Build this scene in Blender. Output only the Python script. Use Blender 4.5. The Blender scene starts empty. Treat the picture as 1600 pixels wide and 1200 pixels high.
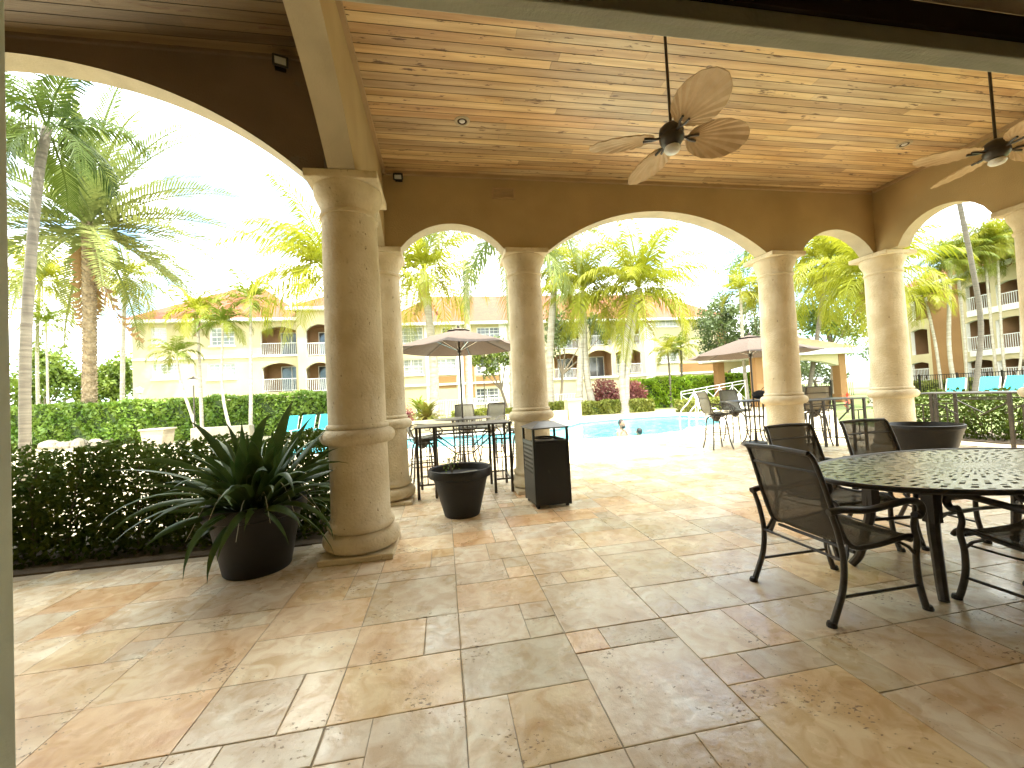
import bpy, math, random
import numpy as np
from mathutils import Vector, Matrix
from mathutils.geometry import tessellate_polygon
random.seed(7); RN = np.random.RandomState(11)
PI = math.pi; R = math.radians
S = bpy.context.scene; C = S.collection

# ---------------------------------------------------------------- camera
FPX = 627.25; YAW = 0.17106; PIT = 0.029465; ROL = -0.05223; EYE = Vector((0, 0, 1.42))
Fv = Vector((math.sin(YAW)*math.cos(PIT), math.cos(YAW)*math.cos(PIT), math.sin(PIT)))
Rv = Vector((math.cos(YAW), -math.sin(YAW), 0)); Uv = Rv.cross(Fv)
R2 = Rv*math.cos(ROL) + Uv*math.sin(ROL); U2 = -Rv*math.sin(ROL) + Uv*math.cos(ROL)
cd = bpy.data.cameras.new('camera'); cam = bpy.data.objects.new('camera', cd); C.objects.link(cam)
mw = Matrix((R2, U2, -Fv)).transposed().to_4x4(); mw.translation = EYE; cam.matrix_world = mw
cd.sensor_width = 36; cd.lens = 36*FPX/1600; cd.clip_start = 0.02; cd.clip_end = 2000
S.camera = cam

# ---------------------------------------------------------------- sky, sun, exposure
SUN = Vector((0.42, -0.36, 1.25)).normalized()
w = bpy.data.worlds.new("World"); S.world = w; w.use_nodes = True
nt = w.node_tree; nt.nodes.clear()
out = nt.nodes.new('ShaderNodeOutputWorld'); bg = nt.nodes.new('ShaderNodeBackground')
sky = nt.nodes.new('ShaderNodeTexSky'); sky.sky_type = 'NISHITA'; sky.sun_disc = False
sky.sun_elevation = math.asin(SUN.z); sky.sun_rotation = math.atan2(SUN.x, SUN.y)
sky.air_density = 1.0; sky.dust_density = 1.5; sky.ozone_density = 1.0
tc = nt.nodes.new('ShaderNodeTexCoord'); mp = nt.nodes.new('ShaderNodeMapping'); mp.inputs['Scale'].default_value = (1, 1, 2.2)
no = nt.nodes.new('ShaderNodeTexNoise'); no.inputs['Scale'].default_value = 2.1; no.inputs['Detail'].default_value = 7; no.inputs['Roughness'].default_value = .55
rp = nt.nodes.new('ShaderNodeValToRGB'); rp.color_ramp.elements[0].position = .41; rp.color_ramp.elements[0].color = (.06, .06, .06, 1); rp.color_ramp.elements[1].position = .55
mx = nt.nodes.new('ShaderNodeMix'); mx.data_type = 'RGBA'; mx.inputs['B'].default_value = (8.8, 8.6, 8.2, 1)
L = nt.links.new
L(tc.outputs['Generated'], mp.inputs['Vector']); L(mp.outputs[0], no.inputs['Vector']); L(no.outputs['Fac'], rp.inputs['Fac'])
L(rp.outputs[0], mx.inputs['Factor']); tint = nt.nodes.new('ShaderNodeMix'); tint.data_type = 'RGBA'; tint.blend_type = 'MULTIPLY'; tint.inputs['Factor'].default_value = 1; tint.inputs['B'].default_value = (.42, .61, .72, 1); L(sky.outputs[0], tint.inputs['A']); L(tint.outputs['Result'], mx.inputs['A']); L(mx.outputs['Result'], bg.inputs['Color']); L(bg.outputs[0], out.inputs[0])
bg.inputs['Strength'].default_value = 0.15
ld = bpy.data.lights.new('sun', 'SUN'); ld.energy = 2.2; ld.angle = R(.5); ld.color = (1, .95, .86)
sun = bpy.data.objects.new('sun', ld); C.objects.link(sun); sun.rotation_euler = SUN.to_track_quat('Z', 'Y').to_euler()
S.view_settings.view_transform = 'Standard'; S.view_settings.look = 'None'; S.view_settings.gamma = 1
S.view_settings.exposure = 3.05
S.render.engine = 'CYCLES'
S.cycles.max_bounces = 8; S.cycles.diffuse_bounces = 6; S.cycles.transparent_max_bounces = 16
S.cycles.sample_clamp_indirect = 6; S.cycles.use_denoising = True

def at(px, py, Y):                      # the point of the world plane y=Y seen at a photo pixel
    d = Fv + R2*((px-800)/FPX) - U2*((py-600)/FPX); return EYE + d*(Y/d.y)
def pxs(x, y, Y): return (at(x, y, Y)-EYE).dot(Fv)/FPX   # metres per photo pixel there
def fl(px, py, z=0.0):                  # the point of a level plane
    d = Fv + R2*((px-800)/FPX) - U2*((py-600)/FPX); return EYE + d*((z-EYE.z)/d.z)

# ---------------------------------------------------------------- materials
def mat(name, c1, c2=None, rough=.6, scale=4, bump=0, bscale=None, metal=0, attr=False, alpha=1, trans=0, spec=.5, stretch=None, lo=.35, hi=.65, spots=None, detail=6):
    m = bpy.data.materials.new(name); m.use_nodes = True; t = m.node_tree; t.nodes.clear(); l = t.links.new
    o = t.nodes.new('ShaderNodeOutputMaterial'); p = t.nodes.new('ShaderNodeBsdfPrincipled')
    p.inputs['Roughness'].default_value = rough; p.inputs['Metallic'].default_value = metal; p.inputs['Alpha'].default_value = alpha
    p.inputs['Specular IOR Level'].default_value = spec
    c = t.nodes.new('ShaderNodeTexCoord'); vec = c.outputs['Object']
    if stretch:
        mpn = t.nodes.new('ShaderNodeMapping'); mpn.inputs['Scale'].default_value = stretch; l(vec, mpn.inputs[0]); vec = mpn.outputs[0]
    n = t.nodes.new('ShaderNodeTexNoise'); n.inputs['Scale'].default_value = scale; n.inputs['Detail'].default_value = detail; l(vec, n.inputs['Vector'])
    r = t.nodes.new('ShaderNodeValToRGB'); e = r.color_ramp.elements
    c2 = c2 or tuple(x*.82 for x in c1)
    e[0].position = lo; e[0].color = (*c1, 1); e[1].position = hi; e[1].color = (*c2, 1); l(n.outputs['Fac'], r.inputs['Fac'])
    col = r.outputs[0]
    if attr:
        a = t.nodes.new('ShaderNodeAttribute'); a.attribute_name = 'tone'
        q = t.nodes.new('ShaderNodeMix'); q.data_type = 'RGBA'; q.blend_type = 'MULTIPLY'; q.inputs['Factor'].default_value = 1
        l(col, q.inputs['A']); l(a.outputs['Color'], q.inputs['B']); col = q.outputs['Result']
    hsrc = None
    if spots:                            # (scale, threshold, colour, stretch)
        n2 = t.nodes.new('ShaderNodeTexNoise'); n2.inputs['Scale'].default_value = spots[0]; n2.inputs['Detail'].default_value = 5; n2.inputs['Roughness'].default_value = .6
        v2 = c.outputs['Object']
        if len(spots) > 3:
            m2 = t.nodes.new('ShaderNodeMapping'); m2.inputs['Scale'].default_value = spots[3]; l(v2, m2.inputs[0]); v2 = m2.outputs[0]
        l(v2, n2.inputs['Vector'])
        r2 = t.nodes.new('ShaderNodeValToRGB'); r2.color_ramp.elements[0].position = spots[1]; r2.color_ramp.elements[1].position = spots[1]+.035
        fac = n2.outputs['Fac']
        if len(spots) > 4:               # pits gather in clusters
            n4 = t.nodes.new('ShaderNodeTexNoise'); n4.inputs['Scale'].default_value = spots[4]; n4.inputs['Detail'].default_value = 3; l(c.outputs['Object'], n4.inputs['Vector'])
            ma = t.nodes.new('ShaderNodeMath'); ma.operation = 'MULTIPLY_ADD'; ma.inputs[1].default_value = .55; l(n4.outputs['Fac'], ma.inputs[0]); l(fac, ma.inputs[2])
            mb_ = t.nodes.new('ShaderNodeMath'); mb_.operation = 'SUBTRACT'; mb_.inputs[1].default_value = .275; l(ma.outputs[0], mb_.inputs[0]); fac = mb_.outputs[0]
        l(fac, r2.inputs['Fac'])
        q = t.nodes.new('ShaderNodeMix'); q.data_type = 'RGBA'; l(r2.outputs[0], q.inputs['Factor']); l(col, q.inputs['A']); q.inputs['B'].default_value = (*spots[2], 1); col = q.outputs['Result']
        hsrc = r2.outputs[0]
    l(col, p.inputs['Base Color'])
    if bump:
        b = t.nodes.new('ShaderNodeBump'); b.inputs['Strength'].default_value = bump; b.inputs['Distance'].default_value = .01
        n3 = t.nodes.new('ShaderNodeTexNoise'); n3.inputs['Scale'].default_value = bscale or scale*8; n3.inputs['Detail'].default_value = 6; l(vec, n3.inputs['Vector'])
        h = n3.outputs['Fac']
        if hsrc:
            s_ = t.nodes.new('ShaderNodeMath'); s_.operation = 'SUBTRACT'; l(h, s_.inputs[0]); l(hsrc, s_.inputs[1]); h = s_.outputs[0]
        l(h, b.inputs['Height']); l(b.outputs[0], p.inputs['Normal'])
    if trans:
        tr = t.nodes.new('ShaderNodeBsdfTranslucent'); l(col, tr.inputs['Color']); ms = t.nodes.new('ShaderNodeMixShader'); ms.inputs[0].default_value = trans
        l(p.outputs[0], ms.inputs[1]); l(tr.outputs[0], ms.inputs[2]); l(ms.outputs[0], o.inputs[0])
    else: l(p.outputs[0], o.inputs[0])
    return m

M = {}
def travertine():
    m = mat('travertine_tile', (.84, .76, .60), (.70, .56, .39), rough=.3, scale=3.2, lo=.36, hi=.66, attr=True, bump=.35, bscale=16, detail=9,
            spots=(36, .665, (.30, .205, .115), (1.0, 1.5, 1), 3.4))
    t = m.node_tree; l = t.links.new
    p = next(n for n in t.nodes if n.type == 'BSDF_PRINCIPLED'); c = next(n for n in t.nodes if n.type == 'TEX_COORD')
    n = t.nodes.new('ShaderNodeTexNoise'); n.inputs['Scale'].default_value = 2.2; n.inputs['Detail'].default_value = 7; l(c.outputs['Object'], n.inputs['Vector'])
    r = t.nodes.new('ShaderNodeMapRange'); r.inputs['From Min'].default_value = .3; r.inputs['From Max'].default_value = .7
    r.inputs['To Min'].default_value = .15; r.inputs['To Max'].default_value = .40; l(n.outputs['Fac'], r.inputs['Value']); l(r.outputs[0], p.inputs['Roughness'])
    # peach veins broken over the cream
    src = p.inputs['Base Color'].links[0].from_socket
    n2 = t.nodes.new('ShaderNodeTexNoise'); n2.inputs['Scale'].default_value = 7; n2.inputs['Detail'].default_value = 8; n2.inputs['Distortion'].default_value = 1.2; l(c.outputs['Object'], n2.inputs['Vector'])
    r2 = t.nodes.new('ShaderNodeValToRGB'); r2.color_ramp.elements[0].position = .42; r2.color_ramp.elements[0].color = (1, 1, 1, 1); r2.color_ramp.elements[1].position = .62; r2.color_ramp.elements[1].color = (.82, .72, .60, 1)
    l(n2.outputs['Fac'], r2.inputs['Fac'])
    q = t.nodes.new('ShaderNodeMix'); q.data_type = 'RGBA'; q.blend_type = 'MULTIPLY'; q.inputs['Factor'].default_value = 1; l(src, q.inputs['A']); l(r2.outputs[0], q.inputs['B']); l(q.outputs['Result'], p.inputs['Base Color'])
    return m
M['tile'] = travertine()
M['grout'] = mat('grout', (.44, .36, .25), rough=.9, scale=20)
M['deck'] = mat('deck_pavers', (.50, .43, .31), (.40, .33, .22), rough=.7, scale=1.5, bump=.2, bscale=30)
M['coping'] = mat('pool_coping', (.72, .66, .55), rough=.6, scale=6)
M['grass'] = mat('grass_ground', (.10, .15, .03), (.16, .17, .06), rough=.95, scale=1.2, bump=.6, bscale=25)
M['soil'] = mat('soil', (.07, .05, .03), (.12, .09, .06), rough=.95, scale=9, bump=.8, bscale=30)
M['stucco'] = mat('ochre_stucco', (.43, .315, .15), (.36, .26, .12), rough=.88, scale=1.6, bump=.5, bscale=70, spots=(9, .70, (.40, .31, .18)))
M['stucco_shaded'] = mat('shaded_stucco', (.17, .12, .08), (.12, .085, .055), rough=.9, scale=1.4, bump=.5, bscale=70, spots=(5, .66, (.15, .12, .09)))  # copy of the ochre stucco with shade put into its colour
M['reveal'] = mat('arch_plaster', (.52, .45, .31), rough=.85, scale=3, bump=.4, bscale=60)
M['stone'] = mat('coral_stone', (.68, .59, .41), (.55, .455, .285), rough=.85, scale=3.2, bump=1.1, bscale=38, detail=9, lo=.38, hi=.62, spots=(34, .66, (.30, .23, .14), (1, 1, .45)))
M['plank'] = mat('ceiling_plank', (.60, .46, .27), (.40, .27, .14), rough=.42, scale=3.0, attr=True, bump=.3, bscale=18, stretch=(.35, 5, 5), spots=(5.0, .625, (.14, .075, .035), (.9, 4.5, 4)))
M['dark'] = mat('groove', (.05, .03, .02), rough=.9)
M['trim'] = mat('crown_trim', (.42, .29, .15), rough=.7, scale=3)
M['iron'] = mat('dark_bronze_metal', (.034, .027, .021), (.052, .042, .032), rough=.36, metal=.35, scale=14, bump=.15, bscale=90)
M['sling'] = mat('brown_sling_mesh', (.12, .10, .072), (.09, .075, .054), rough=.8, scale=180, alpha=.75, spec=.2)
M['sling_tan'] = mat('tan_sling_mesh', (.33, .28, .19), (.27, .22, .15), rough=.75, scale=180, alpha=.9)
M['sling_grey'] = mat('grey_green_sling_mesh', (.15, .14, .10), rough=.75, scale=180, alpha=.85)
M['alu'] = mat('cast_table_metal', (.46, .44, .34), (.36, .34, .25), rough=.27, metal=.65, scale=8, bump=.2, bscale=60)
M['black'] = mat('black_plastic', (.008, .007, .006), (.014, .012, .010), rough=.5, spec=.3, scale=6, bump=.2, bscale=40)
M['pot'] = mat('black_brown_pot', (.0065, .005, .004), (.011, .008, .006), rough=.5, spec=.35, scale=3, bump=.25, bscale=22)
M['bin'] = mat('black_bin_paint', (.007, .007, .008), (.011, .011, .011), rough=.4, spec=.35, scale=5, spots=(9, .68, (.20, .19, .17)))
M['bintop'] = mat('bin_roof_metal', (.10, .095, .09), rough=.35, metal=.4, scale=5)
M['leaf_dark'] = mat('dark_strap_leaf', (.03, .065, .012), (.07, .11, .024), rough=.45, scale=5, trans=.12, spec=.25)
M['leaf_rim'] = mat('pale_dry_leaf', (.45, .42, .30), rough=.5, scale=5)
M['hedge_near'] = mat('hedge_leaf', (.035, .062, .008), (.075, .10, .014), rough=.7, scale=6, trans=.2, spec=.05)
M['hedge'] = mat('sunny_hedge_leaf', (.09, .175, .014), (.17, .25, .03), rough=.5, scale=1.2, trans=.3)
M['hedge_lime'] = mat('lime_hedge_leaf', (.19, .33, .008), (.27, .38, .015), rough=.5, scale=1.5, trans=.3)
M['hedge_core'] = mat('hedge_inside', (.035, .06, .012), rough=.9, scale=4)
M['shrub_red'] = mat('copper_red_leaf', (.20, .05, .05), (.30, .11, .09), rough=.5, scale=2, trans=.25)
M['shrub_yel'] = mat('yellow_green_leaf', (.17, .20, .02), (.26, .27, .05), rough=.5, scale=2, trans=.3)
M['croton'] = mat('croton_leaf', (.24, .18, .03), (.15, .17, .02), rough=.5, scale=2, trans=.3)
M['twig'] = mat('twig', (.10, .07, .045), rough=.9, scale=12)
M['palm'] = mat('palm_leaflet', (.10, .145, .012), (.18, .20, .02), rough=.5, scale=.9, trans=.35, spec=.2)
M['palm_yel'] = mat('yellow_palm_leaflet', (.19, .205, .008), (.27, .265, .02), rough=.5, scale=.9, trans=.38, spec=.2)
M['palm_grey'] = mat('date_palm_leaflet', (.11, .15, .04), (.19, .20, .06), rough=.55, scale=.9, trans=.3, spec=.15)
M['palm_dark'] = mat('deep_green_palm_leaflet', (.022, .042, .008), (.07, .10, .012), rough=.5, scale=.9, trans=.3, spec=.15)
M['palm_dead'] = mat('dry_frond', (.26, .15, .05), rough=.7, scale=2, trans=.25)
M['trunk'] = mat('grey_palm_trunk', (.20, .175, .13), (.12, .10, .075), rough=.85, scale=3, stretch=(1, 1, 9), bump=.6, bscale=6)
M['trunk_white'] = mat('pale_palm_trunk', (.44, .40, .33), (.31, .27, .21), rough=.8, scale=2, stretch=(1, 1, 5), bump=.3, bscale=6)
M['trunk_date'] = mat('date_palm_trunk', (.26, .20, .12), (.14, .10, .055), rough=.95, scale=5, bump=.8, bscale=14)
M['trunk_grey'] = mat('grey_brown_trunk', (.12, .10, .075), (.07, .06, .045), rough=.9, scale=3, stretch=(1, 1, 7), bump=.6, bscale=6)
M['bark'] = mat('bark', (.20, .16, .11), rough=.95, scale=6, bump=.8)
M['tree'] = mat('broadleaf', (.07, .105, .03), (.13, .17, .055), rough=.5, scale=.8, trans=.3)
M['tree_lime'] = mat('bright_broadleaf', (.10, .16, .015), (.18, .23, .03), rough=.5, scale=.8, trans=.3)
M['bld'] = mat('cream_render', (.50, .43, .27), (.44, .37, .22), rough=.9, scale=.5)
M['bld_o'] = mat('orange_render', (.28, .15, .055), (.24, .125, .045), rough=.9, scale=.5)
M['bld_w'] = mat('white_render', (.80, .78, .72), rough=.85, scale=.8)
M['roof'] = mat('terracotta_roof_tile', (.22, .050, .020), (.15, .035, .015), rough=.8, scale=2.5, bump=1, bscale=6)
M['roof_tan'] = mat('tan_roof_tile', (.46, .33, .18), (.38, .26, .14), rough=.8, scale=2.5, bump=1, bscale=6)
M['white'] = mat('white_paint', (.80, .79, .75), rough=.5, scale=5)
M['glass_d'] = mat('dark_window_glass', (.05, .06, .07), (.14, .15, .16), rough=.08, scale=.7, spec=.8)
M['glass_l'] = mat('curtained_window_glass', (.20, .22, .22), (.34, .35, .32), rough=.12, scale=.7, spec=.8)
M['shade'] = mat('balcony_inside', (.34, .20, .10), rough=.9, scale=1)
M['teal'] = mat('turquoise_sling', (.02, .42, .48), (.02, .36, .44), rough=.6, scale=60)
M['steel'] = mat('steel_rail', (.62, .61, .58), rough=.22, metal=.9, scale=5)
M['umb'] = mat('taupe_canvas', (.105, .073, .056), (.09, .062, .047), rough=.9, scale=30, trans=.06)
M['skin'] = mat('skin', (.30, .165, .10), (.26, .14, .085), rough=.5, scale=9)
M['hair'] = mat('black_hair', (.012, .010, .009), rough=.6, scale=40, bump=.6)
M['rattan'] = mat('fan_blade', (.70, .53, .31), (.58, .41, .22), rough=.6, scale=6, trans=.3)
M['lamp_white'] = mat('frosted_glass', (.75, .74, .70), rough=.35, scale=4)
M['frame'] = mat('olive_door_frame', (.46, .46, .33), (.40, .40, .29), rough=.6, scale=7, bump=.2, bscale=80)
M['room'] = mat('room_paint', (.42, .34, .22), rough=.9, scale=2)
M['bag'] = mat('black_bag_cloth', (.015, .015, .017), rough=.8, scale=20, bump=.5)
M['rock'] = mat('coral_rock', (.33, .29, .22), (.22, .19, .14), rough=.9, scale=2, bump=1, bscale=8)
M['flower'] = mat('red_flower', (.55, .07, .05), rough=.6, scale=8)

def water():
    m = bpy.data.materials.new('pool_water'); m.use_nodes = True; t = m.node_tree; l = t.links.new
    p = t.nodes['Principled BSDF']; p.inputs['Roughness'].default_value = .06; p.inputs['IOR'].default_value = 1.33
    c = t.nodes.new('ShaderNodeTexCoord'); v = t.nodes.new('ShaderNodeTexVoronoi'); v.feature = 'DISTANCE_TO_EDGE'; v.inputs['Scale'].default_value = 2.2
    n0 = t.nodes.new('ShaderNodeTexNoise'); n0.inputs['Scale'].default_value = 1.7; l(c.outputs['Object'], n0.inputs['Vector'])
    mxn = t.nodes.new('ShaderNodeMix'); mxn.data_type = 'RGBA'; mxn.inputs['Factor'].default_value = .35; l(c.outputs['Object'], mxn.inputs['A']); l(n0.outputs['Color'], mxn.inputs['B'])
    l(mxn.outputs['Result'], v.inputs['Vector'])
    r = t.nodes.new('ShaderNodeValToRGB'); r.color_ramp.elements[0].color = (.12, .48, .52, 1); r.color_ramp.elements[1].position = .16; r.color_ramp.elements[1].color = (.03, .34, .42, 1)  # pale caustic lines of light painted into the water colour
    l(v.outputs['Distance'], r.inputs['Fac']); l(r.outputs[0], p.inputs['Base Color'])
    n = t.nodes.new('ShaderNodeTexNoise'); n.inputs['Scale'].default_value = 3.5; n.inputs['Detail'].default_value = 4; l(c.outputs['Object'], n.inputs['Vector'])
    b = t.nodes.new('ShaderNodeBump'); b.inputs['Strength'].default_value = .5; b.inputs['Distance'].default_value = .05; l(n.outputs['Fac'], b.inputs['Height']); l(b.outputs[0], p.inputs['Normal'])
    return m
M['water'] = water()
def pane():
    m = bpy.data.materials.new('door_glass'); m.use_nodes = True; t = m.node_tree; t.nodes.clear(); l = t.links.new
    o = t.nodes.new('ShaderNodeOutputMaterial'); a = t.nodes.new('ShaderNodeBsdfTransparent'); a.inputs[0].default_value = (.97, .98, .95, 1)
    g = t.nodes.new('ShaderNodeBsdfGlossy'); g.inputs['Roughness'].default_value = .02; x_ = 0
    x = t.nodes.new('ShaderNodeMixShader'); x.inputs[0].default_value = .03; l(a.outputs[0], x.inputs[1]); l(g.outputs[0], x.inputs[2]); l(x.outputs[0], o.inputs[0])
    return m
M['pane'] = pane()

# ---------------------------------------------------------------- mesh helpers
class MB:
    def __init__(s): s.v = []; s.f = []; s.tone = None
    def add(s, vs, fs):
        k = len(s.v); s.v += [tuple(v) for v in vs]; s.f += [tuple(i+k for i in f) for f in fs]; return s
    def box(s, x0, x1, y0, y1, z0, z1, rot=None, piv=None):
        vs = [Vector(p) for p in ((x0,y0,z0),(x1,y0,z0),(x1,y1,z0),(x0,y1,z0),(x0,y0,z1),(x1,y0,z1),(x1,y1,z1),(x0,y1,z1))]
        if rot is not None:
            pv = Vector(piv) if piv else Vector(((x0+x1)/2, (y0+y1)/2, (z0+z1)/2)); vs = [rot @ (v-pv) + pv for v in vs]
        return s.add(vs, [(0,3,2,1),(4,5,6,7),(0,1,5,4),(1,2,6,5),(2,3,7,6),(3,0,4,7)])
    def bar(s, a, b, w, h=None):          # rectangular bar between two points
        a, b = Vector(a), Vector(b); d = (b-a); L_ = d.length; d.normalize(); h = h or w
        up = Vector((0,0,1)) if abs(d.z) < .95 else Vector((0,1,0)); x = d.cross(up).normalized(); y = x.cross(d).normalized()
        vs = [p + x*sx*w/2 + y*sy*h/2 for p in (a, b) for sx, sy in ((-1,-1),(1,-1),(1,1),(-1,1))]
        return s.add(vs, [(0,1,2,3),(7,6,5,4),(0,4,5,1),(1,5,6,2),(2,6,7,3),(3,7,4,0)])
    def tube(s, pts, r, n=8, flat=None, closed=False):
        pts = [Vector(p) for p in pts]; rs = r if isinstance(r, (list, tuple)) else [r]*len(pts); k0 = len(s.v); N = len(pts)
        for i, p in enumerate(pts):
            if closed: d = pts[(i+1) % N] - pts[i-1]
            else: d = pts[min(i+1, N-1)] - pts[max(i-1, 0)]
            d.normalize()
            if i == 0: ref = Vector((0,0,1)) if abs(d.z) < .9 else Vector((0,1,0)); x = d.cross(ref).normalized()
            else: x = (x - d*x.dot(d)).normalized()
            y = x.cross(d).normalized()
            for j in range(n):
                a = 2*PI*j/n; s.v.append(tuple(p + x*math.cos(a)*rs[i]*(flat or 1) + y*math.sin(a)*rs[i]))
        for i in range(N if closed else N-1):
            q = (i+1) % N
            for j in range(n): s.f.append((k0+i*n+j, k0+i*n+(j+1)%n, k0+q*n+(j+1)%n, k0+q*n+j))
        if not closed: s.f.append(tuple(k0+j for j in range(n))[::-1]); s.f.append(tuple(k0+(N-1)*n+j for j in range(n)))
        return s
    def lathe(s, prof, n=32, c=(0,0,0), cap=True):
        k0 = len(s.v)
        for r, z in prof:
            for j in range(n): a = 2*PI*j/n; s.v.append((c[0]+r*math.cos(a), c[1]+r*math.sin(a), c[2]+z))
        for i in range(len(prof)-1):
            for j in range(n): s.f.append((k0+i*n+j, k0+i*n+(j+1)%n, k0+(i+1)*n+(j+1)%n, k0+(i+1)*n+j))
        if cap: s.f.append(tuple(k0+j for j in range(n))[::-1]); s.f.append(tuple(k0+(len(prof)-1)*n+j for j in range(n)))
        return s
    def ball(s, c, r, nu=14, nv=9):
        r = r if isinstance(r, (tuple, list)) else (r, r, r); k0 = len(s.v)
        for i in range(nv+1):
            a = PI*i/nv
            for j in range(nu): b = 2*PI*j/nu; s.v.append((c[0]+r[0]*math.sin(a)*math.cos(b), c[1]+r[1]*math.sin(a)*math.sin(b), c[2]+r[2]*math.cos(a)))
        for i in range(nv):
            for j in range(nu): s.f.append((k0+i*nu+j, k0+(i+1)*nu+j, k0+(i+1)*nu+(j+1)%nu, k0+i*nu+(j+1)%nu))
        return s
    def prism(s, poly, a, b, axis='y'):   # polygon in (u,v) extruded between a and b along an axis
        f = {'y': lambda u, v, t: (u, t, v), 'z': lambda u, v, t: (u, v, t), 'x': lambda u, v, t: (t, u, v)}[axis]
        n = len(poly); s.add([f(u, v, a) for u, v in poly] + [f(u, v, b) for u, v in poly], [])
        k = len(s.v)-2*n; s.f.append(tuple(k+i for i in range(n))); s.f.append(tuple(k+n+i for i in range(n))[::-1])
        for i in range(n): s.f.append((k+i, k+n+i, k+n+(i+1)%n, k+(i+1)%n))
        return s
    def build(s, name, m, parent=None, smooth=0, bev=0, loc=None, rotz=0, solid=0, fix=False):
        me = bpy.data.meshes.new(name); me.from_pydata(s.v, [], s.f); me.validate()
        if fix or True:
            import bmesh
            b = bmesh.new(); b.from_mesh(me); bmesh.ops.recalc_face_normals(b, faces=b.faces); b.to_mesh(me); b.free()
        me.materials.append(m)
        if smooth: me.shade_smooth(); me.set_sharp_from_angle(angle=R(smooth))
        if s.tone is not None:
            ca = me.color_attributes.new('tone', 'FLOAT_COLOR', 'CORNER')
            arr = np.ones((len(me.loops), 4), np.float32); k = 0
            for p in me.polygons:
                arr[p.loop_start:p.loop_start+p.loop_total, :3] = s.tone[p.index]
            ca.data.foreach_set('color', arr.ravel())
        o = bpy.data.objects.new(name, me); C.objects.link(o)
        if parent: o.parent = parent
        if loc is not None: o.location = loc
        o.rotation_euler.z = rotz
        if bev:
            q = o.modifiers.new('bevel', 'BEVEL'); q.width = bev; q.segments = 2; q.limit_method = 'ANGLE'; q.angle_limit = R(50)
        if solid:
            q = o.modifiers.new('thick', 'SOLIDIFY'); q.thickness = solid; q.offset = 0
        return o
def quads(name, Q, m, parent=None, loc=None):   # Q: N x 4 x 3 array of leaf faces
    Q = np.asarray(Q, np.float32); n = len(Q); me = bpy.data.meshes.new(name)
    me.vertices.add(n*4); me.vertices.foreach_set('co', Q.reshape(-1)); me.loops.add(n*4); me.loops.foreach_set('vertex_index', np.arange(n*4, dtype=np.int32))
    me.polygons.add(n); me.polygons.foreach_set('loop_start', np.arange(0, n*4, 4, dtype=np.int32)); me.update(calc_edges=True); me.materials.append(m)
    o = bpy.data.objects.new(name, me); C.objects.link(o)
    if parent: o.parent = parent
    if loc is not None: o.location = loc
    return o
def tag(o, label=None, cat=None, group=None, kind=None):
    if label: o['label'] = label
    if cat: o['category'] = cat
    if group: o['group'] = group
    if kind: o['kind'] = kind
    return o
def thing(name, label, cat, loc=(0,0,0), rotz=0, group=None):
    o = bpy.data.objects.new(name, None); C.objects.link(o); o.location = loc; o.rotation_euler = (0, 0, rotz); o.empty_display_size = .1
    return tag(o, label, cat, group)
def dup(root, loc, rotz=None, label=None, group=None, scale=None):
    def cp(o, par):
        c = o.copy(); C.objects.link(c); c.parent = par
        for ch in kids.get(o.name, []): cp(ch, c)
        return c
    kids = {}
    for o in bpy.data.objects:
        if o.parent: kids.setdefault(o.parent.name, []).append(o)
    r = cp(root, None); r.location = loc
    if rotz is not None: r.rotation_euler = (0, 0, rotz)
    if label: r['label'] = label
    if group: r['group'] = group
    if scale is not None: r.scale = (scale,)*3 if not isinstance(scale, tuple) else scale
    return r
def struct(o): o['kind'] = 'structure'; return o
def arc(x0, x1, z, rise):
    h = (x1-x0)/2; c = (x0+x1)/2; Rr = (h*h+rise*rise)/(2*rise)
    return lambda x: z + rise - Rr + math.sqrt(max(Rr*Rr-(x-c)**2, 0))
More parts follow.
